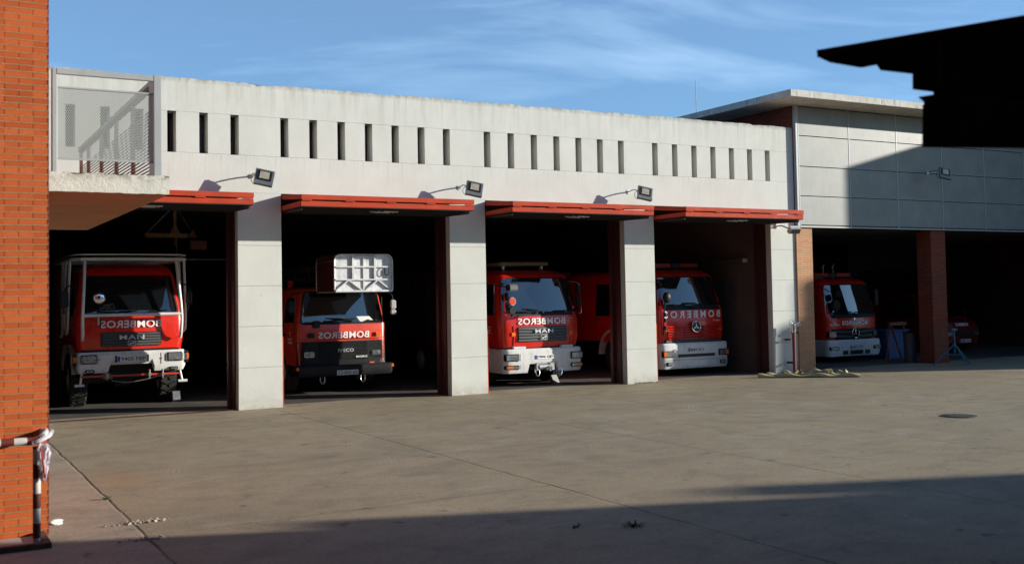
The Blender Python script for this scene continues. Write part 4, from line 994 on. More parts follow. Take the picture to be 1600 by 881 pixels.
# basket
bk = bpy.data.objects.new('rescue_basket', None); COL.objects.link(bk); bk.parent = T; bk.location = (-.015, -1.32, 2.37); bk.scale = (.955, .95, .97)
def rr(x0, x1, z0, z1, r):
    P = [(x0 + .03, z0), (x1 - .03, z0), (x1, z0 + .03)]
    for i in range(6): a = i * math.pi / 10; P.append((x1 - r + r * math.cos(a), z1 - r + r * math.sin(a)))
    for i in range(6): a = math.pi / 2 + i * math.pi / 10; P.append((x0 + r + r * math.cos(a), z1 - r + r * math.sin(a)))
    P.append((x0, z0 + .03)); return P
bm = BM(); prism(bm, [(a, .02, b) for a, b in rr(-.70, .70, .02, .82, .14)], (0, .02, 0))
bmesh.ops.triangulate(bm, faces=[f for f in bm.faces if len(f.verts) > 4], ngon_method='EAR_CLIP'); ob('front_sheet', bm, 'alu', bk)
bm = BM(); tube(bm, [(a, .0, b) for a, b in rr(-.715, .715, 0, .84, .15)], .020, 8, True); ob('front_rim', bm, 'alu', bk, smooth=40)
bm = BM()
for x in (-.27, .27): box2(bm, (x - .025, -.035, .28), (x + .025, .018, .82))
box2(bm, (-.02, -.01, .02), (.02, .018, .80))
for z in (.56, .27): box2(bm, (-.70, -.040, z - .016), (.70, .018, z + .016))
box2(bm, (-.25, -.04, .77), (.25, .01, .80))
def strut(x0, z0, x1, z1):
    d = math.hypot(x1 - x0, z1 - z0); box(bm, ((x0 + x1) / 2, -.012, (z0 + z1) / 2), (d, .05, .03), (0, -math.atan2(z1 - z0, x1 - x0), 0))
strut(-.68, .03, -.38, .26); strut(-.38, .26, -.06, .03); strut(.04, .03, .34, .26); strut(.34, .26, .66, .03)
box2(bm, (-.70, -.05, -.01), (.70, .02, .03)); ob('rib', bm, 'alu', bk)
bm = BM(); tube(bm, smoothpath([(.50, -.03, .54), (.50, -.06, .50), (.50, -.06, .40), (.55, -.06, .37), (.60, -.06, .40), (.60, -.06, .52)]), .012, 6); ob('hook', bm, 'black', bk)
bm = BM()
for sx in (-1, 1): prism(bm, [(sx * .70, .05, .02), (sx * .70, 1.25, .02), (sx * .70, 1.25, .66), (sx * .70, 1.16, .79), (sx * .70, 1.05, .83), (sx * .70, .05, .83)], (sx * -.015, 0, 0))
box2(bm, (-.70, .05, .0), (.70, 1.25, .02)); ob('side_sheet', bm, 'frame_red', bk)
bm = BM(); tube(bm, [(a, 1.26, b) for a, b in rr(-.715, .715, 0, .84, .15)], .014, 8, True)
for sx in (-1, 1): tube(bm, [(sx * .715, 0, .70), (sx * .715, 1.26, .70)], .014, 8); tube(bm, [(sx * .6, 0, .84), (sx * .6, 1.26, .84)], .014, 8)
ob('rear_rim', bm, 'steel', bk, smooth=40)
# ladder boom running back
bm = BM()
for x in (-.3, .3): box2(bm, (x - .04, -.1, 2.62), (x + .04, 7.5, 2.74)); box2(bm, (x - .03, -.1, 2.95), (x + .03, 7.5, 3.0))
for i in range(18): box2(bm, (-.3, 1.2 + i * .35, 2.66), (.3, 1.24 + i * .35, 2.70)); tube(bm, [(-.3, 1.2 + i * .35, 2.74), (-.3, 1.38 + i * .35, 2.95)], .012, 5)
ob('ladder_boom', bm, 'steel', T)
mirror_arm(T, [(.95, .25, 2.36), (1.15, .1, 2.33), (1.24, .05, 2.25), (1.25, .02, 1.85)], [], 'chrome')
for (cz, h) in ((2.06, .22), (1.88, .12)):
    bm = BM(); box(bm, (1.24, .0, cz), (.14, .06, h), (0, 0, -.1)); ob('mirror_head', bm, 'alu', T, bevel=.025, seg=3, smooth=40)
mirror_arm(T, [(-.95, .25, 2.36), (-1.2, .1, 2.33), (-1.28, .05, 2.1), (-1.25, .02, 1.85)], [((-1.26, .03, 2.05), (.14, .06, .28), .1)])
bm = BM(); cyl(bm, (-.98, .9, 2.50), (-.98, .9, 2.66), .07, 14); ob('beacon', bm, 'redlens', T, smooth=40)
for z, w, txt in ((1.42, .16, 'Y'), (1.30, .34, 'BOMBEROS'), (1.22, .34, 'CORDOBA')):
    bm = text_mesh(txt, w, .05 if w > .2 else .10, .003, False, .01)
    bmesh.ops.transform(bm, matrix=Matrix.Translation((-1.098, .62, z)) @ Matrix.Rotation(R(-90), 4, 'Z'), verts=bm.verts); ob('door_lettering', bm, 'letter', T)
for sx in (-1, 1): wheel(T, sx * .95, 1.35, .50, .30); wheel(T, sx * .95, 5.0, .50, .30)
bm = BM(); box2(bm, (-.9, .3, .42), (.9, 1.0, .70)); ob('underbody', bm, 'black', T)
loadbody(T, 1.15, 2.7, 7.6, .8, 2.4, 'orange_red')

# ---------------------------------------------------------------- truck three: winch truck, shaded right half
T = thing('fire_truck', 'red fire truck with winch in its white bumper and timber ladder on the roof', 'fire truck', (13.56, .86, 0), 'fire trucks parked in the station')
cab = Cab([(.96, 1.10, .10), (1.20, 1.14, .06), (1.62, 1.14, .08), (1.78, 1.13, .12), (2.64, 1.04, .36), (2.74, 1.00, .46), (2.82, .92, .66), (2.86, .80, .95)], 2.5, .20, .07)
ob('cab', cab.body(), 'red', T, smooth=38)
ob('windscreen_seal', cab.panel((-.98, 2.66), (.98, 2.66), (1.09, 1.72), (-1.09, 1.72), .006, .14), 'black', T)
ob('windscreen', cab.panel((-.95, 2.63), (.95, 2.63), (1.06, 1.80), (-1.06, 1.80), .014, .14), 'glass', T, smooth=40)
sidebits(T, cab, [(.50, 1.75), (.58, 2.5), (1.5, 2.5), (1.5, 1.75)], 1.62, arch=(1.38, .62, .35))
slat_grille(T, cab, -.70, .70, 1.09, 1.46, 5, 'grey_plastic')
put_text(T, 'lettering', 'BOMBEROS', -.68, .66, 1.51, 1.665, 0, 'letter', True, .02, 1.06, cab)
put_text(T, 'maker_lettering', 'MAN', -.25, .26, 1.305, 1.395, 0, 'silver', False, .02, 1.15, cab, .065)
put_text(T, 'script_lettering', 'Bomberos', .74, .92, 1.63, 1.665, 0, 'yellow', False, .01, 1, cab)
badge_animal(T, 0, 1.20, cab.front(0, 1.2) - .055, .085)
bm = BM()
for sx in (-1, 1):
    for z0, z1 in ((1.00, 1.48),): tube(bm, [(sx * .80, cab.front(.8, z) - .004, z) for z in (z0, 1.2, z1)], .014, 6)
ob('corner_crease', bm, 'red', T)
for sx in (-1, 1):
    bm = BM(); a, b = sorted((sx * .76, sx * .87)); box2(bm, (a, cab.front(a, 1.3) - .03, 1.235), (b, cab.front(a, 1.3) + .03, 1.33)); ob('indicator', bm, 'orange', T, bevel=.01)
    a, b = sorted((sx * .73, sx * 1.10)); lamp(T, 'headlight', a, b, .645, .815, -.055, depth=.14, slant=.10)
    lamp(T, 'fog_light', a, b, .445, .545, -.050, depth=.12, slant=.10)
    bm = BM(); q0, q1 = sorted((sx * .90, sx * 1.06)); box2(bm, (q0, -.068, .465), (q1, -.03, .525))
    for v in bm.verts: v.co.y += .10 * (abs(v.co.x) - .73)
    ob('indicator', bm, 'orange', T, bevel=.006)
    bm = BM()
    for z in (.67, .70, .76, .79): tube(bm, [(sx * .70, -.045, z), (sx * .72, -.05, z)], .006, 5)
    tube(bm, [(sx * .705, -.05, .64), (sx * .705, -.05, .82)], .006, 6); tube(bm, [(sx * .705, -.05, .44), (sx * .705, -.05, .55)], .006, 6); ob('lamp_guard', bm, 'chrome', T)
    bm = BM(); box2(bm, (min(sx * .50, sx * .85), .03, .93), (max(sx * .50, sx * .85), .2, .985)); ob('bumper_step', bm, 'white', T, bevel=.012)
ob('bumper', bumper_mesh(1.12, .35, .93, 0, .85, .16, .045, (-.45, .34, .56)), 'white', T, smooth=30)
bm = BM(); box2(bm, (-.95, .11, .40), (.95, .5, .97)); ob('bumper_backing', bm, 'black', T)
plate(T, '7806 GJD', -.27, .25, .67, .77, -.024)
bm = BM(); cyl(bm, (-.18, .03, .48), (.12, .03, .48), .085, 18); box2(bm, (-.25, -.03, .40), (-.18, .10, .57)); box2(bm, (.12, -.04, .39), (.26, .10, .58)); cyl(bm, (.02, -.02, .45), (.02, -.10, .42), .035, 12); box2(bm, (-.24, .0, .55), (.26, .08, .585))
ob('winch', bm, 'steel', T, bevel=.004, seg=1)
bm = BM(); cyl(bm, (.10, -.06, .46), (.10, -.12, .45), .045, 14); tube(bm, smoothpath([(.1, -.1, .45), (.12, -.13, .41), (.08, -.13, .38), (.06, -.11, .41)]), .012, 6); ob('winch_hook', bm, 'chrome', T)
for x in (-.22, .42):
    bm = BM(); tube(bm, smoothpath([(x - .05, .0, .42), (x - .05, -.02, .32), (x, -.03, .26), (x + .05, -.02, .32), (x + .05, .0, .42)]), .016, 8); tube(bm, [(x - .07, 0, .40), (x + .07, 0, .40)], .016, 8); ob('tow_shackle', bm, 'chrome', T)
wipers(T, cab, [(-.15, -.75, .02), (.02, .72, .02), (.1, -.4, .08)], 1.80)
mirror_arm(T, [(-1.05, .45, 2.5), (-1.15, .15, 2.46), (-1.0, -.05, 2.42)], [((-.93, -.08, 2.41), (.30, .16, .15), .25)])
bm = BM(); tube(bm, smoothpath([(-.85, .1, 1.72), (-.88, .0, 1.85), (-.90, -.02, 2.0)]), .02, 8); o = ob('search_light', bm, 'black', T)
bm = BM(); cyl(bm, (-.92, .02, 2.08), (-.92, -.08, 2.08), .10, 18); ob('lamp_head', bm, 'steel', o, smooth=40)
bm = BM(); cyl(bm, (-.92, -.082, 2.08), (-.92, -.09, 2.08), .085, 18); ob('lens', bm, 'orange_red', o)
bm = BM(); cyl(bm, (-.90, .02, 1.86), (-.90, -.06, 1.86), .085, 18); ob('lamp_head', bm, 'black', o, smooth=40)
bm = BM(); tube(bm, smoothpath([(1.0, .40, 2.56), (1.14, .18, 2.50), (1.16, .16, 2.2), (1.19, .16, 1.80), (1.14, .25, 1.74)]), .013, 8); o = ob('mirror', bm, 'chrome', T, smooth=40)
for z, h in ((2.38, .24), (2.08, .22), (1.88, .10)):
    bm = BM(); box(bm, (1.12, .2, z), (.07, .14, h), (0, 0, -.2)); ob('mirror_head', bm, 'black', o, bevel=.025, seg=3, smooth=40)
bm = BM(); box2(bm, (-.72, -.0, 1.70), (-.58, .07, 1.74)); ob('washer_cap', bm, 'black', T)
roof_ladder(T, .70, .95, 5.2, 2.98)
for sx in (-1, 1): wheel(T, sx * .93, 1.38, .50, .30); wheel(T, sx * .93, 5.0, .50, .30)
bm = BM(); box2(bm, (-.9, .55, .38), (.9, 1.0, .9)); ob('underbody', bm, 'black', T)
loadbody(T, 1.15, 2.6, 7.0, .8, 2.9)
bm = BM(); prism(bm, [(.72, .75, .0), (.72, .98, .0), (.72, .98, .17), (.72, .90, .19)], (.16, 0, 0)); ob('wheel_chock', bm, 'alu', T)
bm = BM(); box2(bm, (-1.16, 1.9, .45), (-1.0, 2.5, .9)); box2(bm, (-1.16, .88, .35), (-1.02, 1.0, .92)); ob('step', bm, 'steel', T)
for z, w, txt in ((1.46, .34, 'BOMBEROS'), (1.39, .30, 'AYUNTAMIENTO'), (1.32, .34, 'DE CORDOBA')):
    bm = text_mesh(txt, w, .035, .003, False, .01)
    bmesh.ops.transform(bm, matrix=Matrix.Translation((-1.150, .78, z)) @ Matrix.Rotation(R(-90), 4, 'Z'), verts=bm.verts); ob('door_lettering', bm, 'letter', T)

# ---------------------------------------------------------------- truck four
T = thing('fire_truck', 'red fire truck with widely spaced lettering and round star badge, fourth bay', 'fire truck', (18.52, 1.2, 0), 'fire trucks parked in the station')
cab = Cab([(.88, 1.12, .10), (1.2, 1.15, .06), (1.74, 1.15, .08), (1.80, 1.14, .11), (2.64, 1.07, .36), (2.74, 1.03, .48), (2.84, .95, .70), (2.88, .82, 1.0)], 4.7, .20, .07)
ob('cab', cab.body(), 'red', T, smooth=38)
ob('windscreen_seal', cab.panel((-1.0, 2.66), (1.0, 2.66), (1.11, 1.76), (-1.11, 1.76), .006, .14), 'black', T)
ob('windscreen', cab.panel((-.97, 2.63), (.97, 2.63), (1.08, 1.88), (-1.08, 1.88), .014, .14), 'glass', T, smooth=40)
sidebits(T, cab, [(.55, 1.75), (.62, 2.5), (1.3, 2.5), (1.3, 1.75)], 1.6, arch=(2.25, .66, .4))
for sx in (-1, 1): ob('rear_side_window', cab.side(sx, [(2.2, 1.6), (2.2, 2.5), (3.1, 2.5), (3.1, 1.6)], .012), 'glass', T)
bm = BM()
for j in range(6):
    z = 1.00 + j * .064; prev = None; w = .86 + j * .012
    for i in range(15):
        x = -w + 2 * w * i / 14; y = cab.front(x, z)
        q = [bm.verts.new(v) for v in ((x, y + .01, z - .020), (x, y - .075, z - .018), (x, y - .055, z + .014), (x, y + .01, z + .018))]
        if prev:
            for k in range(4): bm.faces.new((prev[k], prev[(k + 1) % 4], q[(k + 1) % 4], q[k]))
        else: bm.faces.new(q)
        prev = q
    bm.faces.new(prev[::-1])
o = ob('grille', bm, 'red', T)
bm = BM()
for j in range(5):
    z = 1.031 + j * .064; box2(bm, (-.33, cab.front(0, z) - .03, z - .016), (.33, cab.front(0, z) + .02, z + .018))
ob('air_slots', bm, 'ink', o)
put_text(T, 'lettering', 'BOMBEROS', -.98, .94, 1.545, 1.735, 0, 'letter', True, .02, 1.6, cab)
put_text(T, 'script_lettering', 'Atego', .66, .92, 1.43, 1.485, 0, 'alu', False, .01, 1, cab)
star_badge(T, 0, 1.305, cab.front(0, 1.3) - .10, .145)
bm = BM(); cyl(bm, (0, cab.front(0, 1.3) - .01, 1.305), (0, cab.front(0, 1.3) - .09, 1.305), .13, 24); ob('badge_disc', bm, 'ink', T)
for sx in (-1, 1):
    bm = BM(); a, b = sorted((sx * .82, sx * .96)); box2(bm, (a, cab.front(.9, 1.2) - .03, 1.175), (b, cab.front(.9, 1.2) + .05, 1.255)); ob('indicator', bm, 'orange', T, bevel=.012)
    a, b = sorted((sx * .76, sx * 1.12)); lamp(T, 'headlight', a, b, .51, .68, -.055, depth=.14, slant=.10)
    bm = BM(); q0, q1 = sorted((sx * 1.0, sx * 1.10)); box2(bm, (q0, -.073, .53), (q1, -.03, .66))
    for v in bm.verts: v.co.y += .10 * (abs(v.co.x) - .76)
    ob('indicator', bm, 'orange', T, bevel=.006)
    a, b = sorted((sx * .80, sx * 1.0)); lamp(T, 'fog_light', a, b, .285, .385, -.045, depth=.08)
ob('bumper', bumper_mesh(1.16, .20, .88, 0, .9, .16, .05), 'white', T, smooth=30)
bm = BM(); box2(bm, (-.95, .05, .84), (.95, .5, .96)); ob('bumper_gap', bm, 'ink', T)
bm = BM(); box2(bm, (-.62, -.028, .50), (.62, -.01, .58))
for j in range(24): box2(bm, (-.60 + j * .052, -.034, .505), (-.585 + j * .052, -.026, .575))
ob('air_intake', bm, 'ink', T)
bm = BM(); box2(bm, (-.34, -.032, .25), (.34, -.012, .385)); ob('tow_cover', bm, 'white', T, bevel=.008)
bm = BM(); box2(bm, (-1.0, -.024, .43), (1.0, -.012, .437)); ob('bumper_crease', bm, 'grey_plastic', T)
plate(T, '8684 DCV', -.29, .27, .635, .745, -.026)
wipers(T, cab, [(-.35, -.9, -.02), (.35, -.2, .03), (-.3, -.02, -.1)], 1.90)
bm = BM(); tube(bm, smoothpath([(-1.0, .1, 1.1), (-1.04, .02, 1.5), (-1.02, -.02, 2.0)]), .018, 8); o = ob('mirror', bm, 'black', T)
bm = BM(); bmesh.ops.create_uvsphere(bm, u_segments=20, v_segments=12, radius=.15, matrix=Matrix.Translation((-.98, -.05, 2.10)) @ Matrix.Diagonal((.8, .6, 1, 1))); ob('mirror_head', bm, 'black', o, smooth=60)
for z in (1.3, 1.5, 1.65):
    bm = BM(); box(bm, (-1.0, -.0, z), (.06, .07, .10)); ob('hinge_knob', bm, 'black', o, bevel=.01)
mirror_arm(T, [(1.08, .5, 2.6), (1.28, .25, 2.55), (1.32, .22, 2.25), (1.28, .3, 1.9)], [((1.31, .22, 2.25), (.16, .1, .55), -.15)])
bm = BM(); box2(bm, (-1.185, 2.95, 1.35), (-1.16, 3.15, 1.55)); ob('reflector', bm, 'redlens', T, bevel=.006)
lightbar(T, -.8, .8, .8, 2.90, .13, .26, 'redlens')
for sx in (-1, 1): wheel(T, sx * .96, 2.25, .50, .30, 'steel'); wheel(T, sx * .96, 5.2, .50, .30, 'steel')
bm = BM(); box2(bm, (-.9, .5, .3), (.9, 1.5, .86)); ob('underbody', bm, 'black', T)
loadbody(T, 1.17, 4.8, 8.4, .7, 2.9)

# ---------------------------------------------------------------- truck five in the wing
T = thing('fire_truck', 'red fire truck with dark grille, star badge and red light bar under the grey wing', 'fire truck', (25.44, 2.05, 0), 'fire trucks parked in the station')
cab = Cab([(.62, 1.06, .10), (1.0, 1.10, .06), (1.34, 1.11, .06), (1.46, 1.11, .09), (2.38, 1.03, .30), (2.48, 1.0, .40), (2.56, .92, .60), (2.60, .8, .88)], 2.3, .22, .035)
ob('cab', cab.body(), 'red', T, smooth=38)
ob('windscreen_seal', cab.panel((-.98, 2.40), (.98, 2.40), (1.08, 1.36), (-1.08, 1.36), .006, .14), 'black', T)
ob('windscreen', cab.panel((-.95, 2.37), (.95, 2.37), (1.05, 1.50), (-1.05, 1.50), .014, .14), 'glass', T, smooth=40)
sidebits(T, cab, [(.55, 1.45), (.62, 2.25), (1.35, 2.25), (1.35, 1.45)], 1.3, arch=(1.45, .62, .35))
ob('grille', cab.panel((-.92, 1.03), (.92, 1.03), (.74, .64), (-.74, .64), .03, .10, .05), 'black', T)
bm = BM()
for (a, z0, z1, w) in ((0, .90, .955, .88), (0, .76, .82, .80)):
    for s in (-1, 1): prism(bm, [(s * .10, cab.front(.1, z0) - .06, z0), (s * w, cab.front(w, z0) - .055, z0 + .03), (s * w, cab.front(w, z0) - .055, z1 + .03), (s * .10, cab.front(.1, z0) - .06, z1)], (0, .03, 0))
ob('grille_bar', bm, 'grey_plastic', T)
star_badge(T, .0, .90, cab.front(0, .9) - .08, .15)
put_text(T, 'lettering', 'BOMBEROS', -.52, .56, 1.145, 1.275, 0, 'letter', True, .03, 1.06, cab)
put_text(T, 'script_lettering', 'Bomberos', -.98, -.62, 1.14, 1.19, 0, 'letter', False, .02, 1, cab)
for sx in (-1, 1):
    a, b = sorted((sx * .78, sx * 1.04)); lamp(T, 'headlight', a, b, .77, .975, .02, depth=.16, slant=.30)
    a, b = sorted((sx * .74, sx * 1.08)); lamp(T, 'fog_light', a, b, .39, .50, -.05, depth=.10, slant=.12)
ob('bumper', bumper_mesh(1.14, .20, .70, 0, .8, .18, .05, (-.72, .72, .205)), 'white', T, smooth=30)
bm = BM()
for a, b in ((-.58, -.36), (-.28, .28), (.36, .58)): box2(bm, (a, -.026, .255), (b, -.01, .375))
ob('air_intake', bm, 'ink', T)
plate(T, '4427 HTS', -.28, .30, .41, .54, -.024)
bm = BM(); cyl(bm, (0, .06, 1.33), (0, .03, 1.33), .03, 14); ob('washer_cap', bm, 'chrome', T)
wipers(T, cab, [(-.3, -.8, .05), (.15, -.35, .08), (.9, .25, .05)], 1.48)
mirror_arm(T, [(-1.05, .45, 2.35), (-1.0, .1, 2.2), (-.85, -.02, 2.12)], [((-.78, -.05, 2.10), (.34, .16, .18), .2)])
bm = BM(); tube(bm, smoothpath([(-.85, .05, 1.40), (-.86, -.05, 1.5), (-.86, -.05, 1.62)]), .02, 8); o = ob('search_light', bm, 'black', T)
bm = BM(); cyl(bm, (-.86, .04, 1.76), (-.86, -.10, 1.76), .17, 20); ob('lamp_head', bm, 'black', o, bevel=.02, smooth=40)
mirror_arm(T, [(1.05, .45, 2.3), (1.22, .3, 2.25), (1.25, .3, 1.9)], [((1.25, .3, 1.98), (.16, .1, .5), -.1)])
lightbar(T, -.80, .78, .85, 2.63, .13, .26, 'redlens')
for x in (-.08, .35): bm = BM(); tube(bm, [(x, 1.2, 2.6), (x, 1.2, 2.99), (x + .05, 1.2, 3.05)], .013, 6); tube(bm, [(x - .05, 1.2, 2.93), (x + .0, 1.2, 2.99)], .018, 6); ob('roof_antenna', bm, 'steel', T)
bm = BM(); box2(bm, (-1.0, 2.5, 2.62), (-.4, 6, 2.72)); ob('roof_box', bm, 'alu', T)
for sx in (-1, 1): wheel(T, sx * .93, 1.45, .48, .30, 'steel'); wheel(T, sx * .93, 4.8, .48, .30, 'steel')
bm = BM(); box2(bm, (-.9, .5, .3), (.9, 1.0, .66)); ob('underbody', bm, 'black', T)
loadbody(T, 1.13, 2.4, 6.6, .7, 2.7)

# ---------------------------------------------------------------- dark van far right
T = thing('fire_van', 'red fire van with shade painted into its colour at the far right behind the teal tripod', 'van', (31.7, 3.0, 0), rz=R(0))
cab = Cab([(.30, .92, .05), (.75, .96, .0), (1.05, .94, .10), (1.20, .92, .45), (1.95, .78, 1.0), (2.05, .70, 1.2), (2.08, .6, 1.4)], 3.9, .22, .10)
ob('body', cab.body(), 'shaded_red', T, smooth=38)  # deep shade is painted into the van's red
ob('windscreen', cab.panel((-.70, 1.90), (.70, 1.90), (.84, 1.24), (-.84, 1.24), .012, .14), 'glass', T, smooth=40)
put_text(T, 'lettering', 'BOMBEROS', -.39, .22, .92, 1.02, 0, 'letter', True, .03, 1, cab)
for sx in (-1, 1):
    a, b = sorted((sx * .55, sx * .86)); lamp(T, 'headlight', a, b, .58, .76, .02, depth=.12, slant=.3)
    ob('side_window', cab.side(sx, [(1.3, 1.25), (1.5, 1.85), (2.6, 1.85), (2.6, 1.25)], .01), 'glass', T)
    mirror_arm(T, [(sx * .92, 1.0, 1.3), (sx * 1.08, .9, 1.33)], [((sx * 1.12, .88, 1.36), (.2, .12, .2), 0)], 'chrome' if sx < 0 else 'black')
    wheel(T, sx * .84, .85, .34, .22, 'steel'); wheel(T, sx * .84, 3.6, .34, .22, 'steel')
plate(T, '6485 CNG', -.33, .24, .36, .47, -.03)
bm = BM(); box2(bm, (-.45, -.025, .60), (.45, .0, .74)); ob('grille', bm, 'ink', T)

far_building('tall unseen block added behind the camera, to its left, against sky fill', [(-60, -30), (12, -30), (12, -44), (-60, -44)], 12.0, mat='brick4')  # added to cover part of the sky and deepen the shade
far_building('tall unseen block added left of the yard to cut sky light', [(-22, -30), (-10, -30), (-10, 0), (-22, 0)], 12.0, mat='brick4')  # added to shut out western sky light over the yard

t = thing('sky_blocking_canopy', 'unseen flat canopy on posts added over the camera to block sky light', 'canopy', (0, 0, 0))
bm = BM(); prism(bm, [(-16, -32, 5.6), (18, -32, 5.6), (18, -21.0, 5.6), (7.5, -15.3, 5.6), (-16, -15.3, 5.6)], (0, 0, .25)); ob('roof', bm, 'ceil_dark', t)  # added out of view so the sky fills the foreground shade less
for x, y in ((-15, -16), (-8, -16), (-15, -29), (-6, -29), (5, -29)): bm = BM(); box2(bm, (x, y, 0), (x + .3, y + .3, 5.6)); ob('post', bm, 'shade_plaster', t)

# ================================================================ THINGS UNDER THE WING
t = thing('blue_water_tank', 'big blue plastic tub standing behind the red trestle', 'tub', (27.72, 2.45, 0))
bm = BM(); prism(bm, [(-.42, 0, 0), (.42, 0, 0), (.50, 0, .88), (-.50, 0, .88)], (0, .9, 0)); ob('tub', bm, 'bluebin', t, bevel=.03)
bm = BM(); box2(bm, (-.55, -.05, .86), (.55, .95, .92)); ob('rim', bm, 'bluebin', t, bevel=.02)
t = thing('trestle', 'dark red A-frame trestle in front of the blue tub', 'trestle', (26.98, 1.9, 0))
bm = BM()
for a, b in (((-.42, 0), (-.10, 1.12)), ((.30, 0), (-.05, 1.12)), ((.45, 0.0), (.52, 1.1))): tube(bm, [(a[0], 0, a[1]), (b[0], .1, b[1])], .03, 8)
ob('leg', bm, 'pipe_red', t)
bm = BM(); box2(bm, (-.15, .04, 1.08), (.60, .16, 1.18)); ob('beam', bm, 'pipe_red', t)
bm = BM(); box2(bm, (-.3, .0, .35), (.22, .05, .40)); ob('brace', bm, 'pipe_red', t)
for k_, (x, y, h, lab) in enumerate(((26.30, .60, .95, 'grey drum leaning against the brick pillar, left one'), (28.15, 1.2, .95, 'grey drum beside the blue tub'))):
    pass
t = thing('drum', 'grey metal drum standing between the trestle and the brick pillar', 'drum', (26.60, 1.0, 0))
bm = BM(); cyl(bm, (0, 0, 0), (0, 0, .88), .17, 24); 
for z in (.3, .6): cyl(bm, (0, 0, z - .015), (0, 0, z + .015), .178, 24)
ob('drum_body', bm, 'grey_plastic', t, smooth=40)
bm = BM(); cyl(bm, (0, 0, .88), (0, 0, .90), .18, 24); ob('lid', bm, 'black', t)
t = thing('hose_reel_stand', 'teal tripod stand with a thin wire wheel in front of the brick pillar', 'tripod', (26.42, -.75, 0))
bm = BM(); cyl(bm, (0, 0, .35), (0, 0, 1.02), .028, 10); box(bm, (0, 0, 1.02), (.22, .06, .05)); ob('column', bm, 'teal', t)
for p_ in ((-.62, .25), (.60, -.05), (.02, -.42)):
    bm = BM(); tube(bm, [(0, 0, .60), (p_[0], p_[1], .015)], .022, 8); ob('leg', bm, 'teal', t)
bm = BM()
L = [(-.31, .12, .30), (.30, -.02, .30), (.01, -.21, .30)]
for a, b in zip(L, L[1:] + L[:1]): tube(bm, [a, b], .014, 6)
ob('brace', bm, 'teal', t)
bm = BM(); tube(bm, [(-.26 + .30 * math.cos(a), .05, .93 + .30 * math.sin(a)) for a in [i * math.pi / 18 for i in range(36)]], .007, 6, True)
for i in range(6): a = i * math.pi / 3; tube(bm, [(-.26, .05, .93), (-.26 + .3 * math.cos(a), .05, .93 + .3 * math.sin(a))], .004, 5)
ob('wheel_rim', bm, 'brown_steel', t)

# ================================================================ THINGS INSIDE THE HALL
t = thing('hanging_hoist', 'yellowish hoist beam hanging from chains under the ceiling of the first bay', 'hoist', (5.3, 4.0, 3.76))
bm = BM(); box2(bm, (-.55, -.05, -.05), (.42, .05, .05)); ob('beam', bm, 'wood', t, bevel=.006)
bm = BM(); box2(bm, (.10, -.03, .05), (.15, .03, .75)); prism(bm, [(.02, 0, .05), (.26, 0, .05), (.18, 0, .20), (.08, 0, .20)], (0, .03, 0)); ob('hanger', bm, 'wood', t)
bm = BM(); tube(bm, [(-.5, 0, .05), (.12, 0, .7)], .006, 5); tube(bm, [(.55, 0, .05), (.14, 0, .7)], .008, 5); ob('chain', bm, 'steel', t)
bm = BM(); prism(bm, [(.40, -.06, -.05), (.62, -.06, -.04), (.54, -.06, .16)], (0, .12, 0)); ob('hook_block', bm, 'brown_steel', t)
bm = BM(); box2(bm, (.48, -.05, -.32), (.86, .2, -.12)); ob('motor', bm, 'brown_steel', t)
bm = BM(); box2(bm, (.12, -.02, -.25), (.16, .02, -.052)); ob('hook', bm, 'brown_steel', t)
t = thing('fluorescent_fitting', 'grey fluorescent fitting high on the inner wall of the fourth bay', 'light fitting', (20.10, 1.75, 3.08))
bm = BM(); box2(bm, (-.06, -.75, -.05), (.08, .55, .05)); ob('housing', bm, 'grey_plastic', t, bevel=.01)
bm = BM(); box2(bm, (-.062, -.82, -.055), (.08, -.755, .055)); ob('end_cap', bm, 'alu', t, bevel=.006)
t = thing('hanging_tube', 'thin pale pipe hanging level behind the first truck', 'pipe', (6.7, 6.0, 3.28))
bm = BM(); tube(bm, [(-.95, 0, 0), (1.0, 0, 0)], .018, 8); ob('tube_length', bm, 'light_steel', t)
bm = BM(); tube(bm, [(-.8, 0, 0), (-.8, 0, 1.4)], .005, 5); tube(bm, [(.8, 0, 0), (.8, 0, 1.4)], .005, 5); ob('wire', bm, 'steel', t)

# ================================================================ NEAR EAVE (out of focus, upper right)
nv = thing('neighbouring_eave', 'dark out of focus eave and wall of a neighbouring building at the upper right', 'building', (0, 0, 0))
C0 = Vector((0, -21.764, 2.18))
ez = (Vector((2.70, -19.83, 2.78)) - Vector((0, -21.764, 2.18))).normalized(); K = 5.5 / 3.0; E0 = C0 + (Vector((2.211, -19.593, 2.849)) - C0) * K
def eave_piece(name, pts, mat, d0=0.0, d1=0.12, bev=0.0):
    """pts are metres to the right / up from the tip of the eave, in the eave's own end plane"""
    bm = BM(); prism(bm, [E0 + cr * a * K + cu * b * K + ez * d0 for a, b in pts], ez * (d1 - d0)); return ob(name, bm, mat, nv, bevel=bev)
tl = lambda a: 0.169 * a
for a0, b0, a1, b1 in ((0.004, -.020, .030, -.032), (.030, -.032, .112, -.046), (.112, -.046, .159, -.037), (.159, -.037, .171, -.054), (.171, -.054, .260, -.064), (.260, -.107, .318, -.114)):
    eave_piece('soffit_board', [(a0, b0), (a1, b1), (a1, tl(a1) - .012), (a0, tl(a0) - .012)], 'shade_plaster')
eave_piece('soffit_board', [(.318, -.14), (1.20, -.14), (1.20, tl(1.2) - .012), (.318, tl(.318) - .012)], 'shade_plaster')
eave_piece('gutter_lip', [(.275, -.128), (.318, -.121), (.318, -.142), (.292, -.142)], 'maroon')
eave_piece('ledge', [(.292, -.142), (1.20, -.128), (1.20, -.150), (.292, -.150)], 'maroon', -.01, .13)
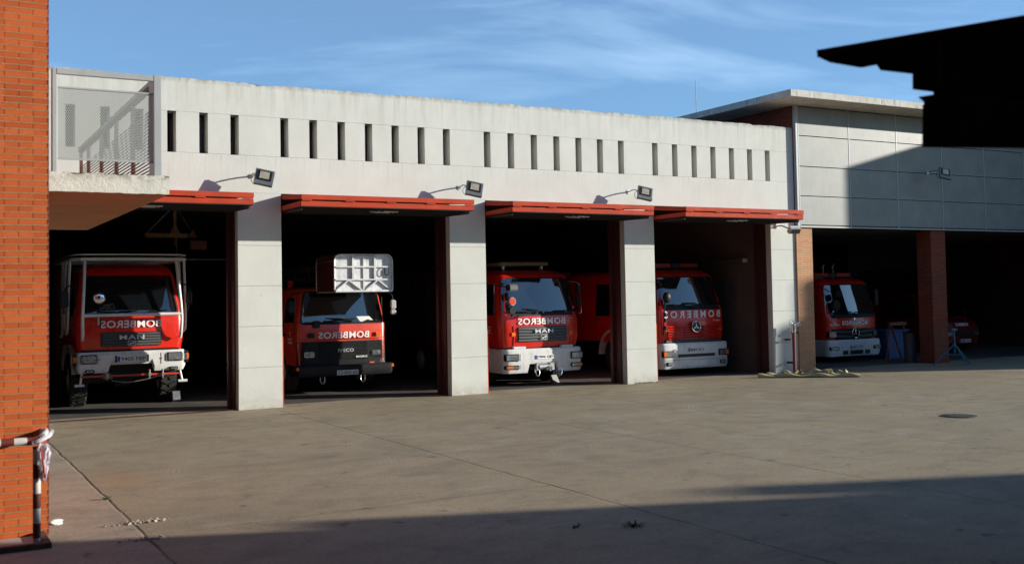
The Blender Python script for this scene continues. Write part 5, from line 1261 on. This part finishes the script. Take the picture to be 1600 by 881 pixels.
eave_piece('beam', [(.288, -.150), (1.20, -.150), (1.20, -.276), (.287, -.268)], 'shade_plaster', .0, .12)
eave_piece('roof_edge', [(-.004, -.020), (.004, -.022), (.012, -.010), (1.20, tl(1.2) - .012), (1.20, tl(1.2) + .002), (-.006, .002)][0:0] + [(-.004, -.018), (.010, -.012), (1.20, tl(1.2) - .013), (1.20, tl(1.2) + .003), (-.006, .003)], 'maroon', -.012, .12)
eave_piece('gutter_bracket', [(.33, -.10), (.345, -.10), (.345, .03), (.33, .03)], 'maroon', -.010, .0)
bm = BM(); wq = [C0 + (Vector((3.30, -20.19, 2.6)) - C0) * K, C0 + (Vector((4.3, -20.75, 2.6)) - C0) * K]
prism(bm, [Vector((wq[0].x, wq[0].y, 0)), Vector((wq[0].x, wq[0].y, 3.5)), Vector((wq[1].x, wq[1].y, 3.8)), Vector((wq[1].x, wq[1].y, 0))], Vector((.5, .87, 0)) * 1.2); ob('wall', bm, 'shade_plaster', nv)

# ================================================================ BUILDINGS BEHIND / BESIDE THE CAMERA (cast the long shadows)
far_building('brick building out of frame to the right whose shadow falls on the grey panels', [(38.25, -8.0), (48, -8.0), (48, -0.5), (38.25, -.5)], 9.58, mat='brick4')
tb = far_building('tall distant block far out of frame to the right', [(52.2, -16.0), (66, -16.0), (66, -4.5), (52.2, -4.5)], 10.4, mat='brick4')
bm = BM(); box2(bm, (51.4, -16.0, 0), (52.19, -6, 9.2)); ob('lean_to', bm, 'brick4', tb)
t = far_building('brick building behind the camera whose shadow crosses the foreground', [(26.6, -23.25), (33.2, -25.7), (46, -30.6), (46, -40), (26.6, -40)], 6.0)
bm = BM(); prism(bm, [(11.0, -16.75, 0), (26.59, -22.95, 0), (26.59, -40, 0), (24, -40, 0)], (0, 0, 4.35)); ob('wall', bm, 'brick4', t)
dd = Vector((6.6, -2.5, 0)).normalized()
a = Vector((38.0, -27.65, 6.0)); b = a + dd * 16
bm = BM()
for q0 in (0, 1): pass
prism(bm, [a + Vector((0, 0, .62)), b + Vector((0, 0, .62)), b + Vector((0, 0, 2.0)), a + Vector((0, 0, 1.75))], Vector((-.2, -.5, 0)))
for i in range(5): q = a + dd * (1.0 + i * 3.4); box(bm, q + Vector((-.1, -.25, .4)), (.12, .12, .8))
ob('roof_screen', bm, 'panel', t)
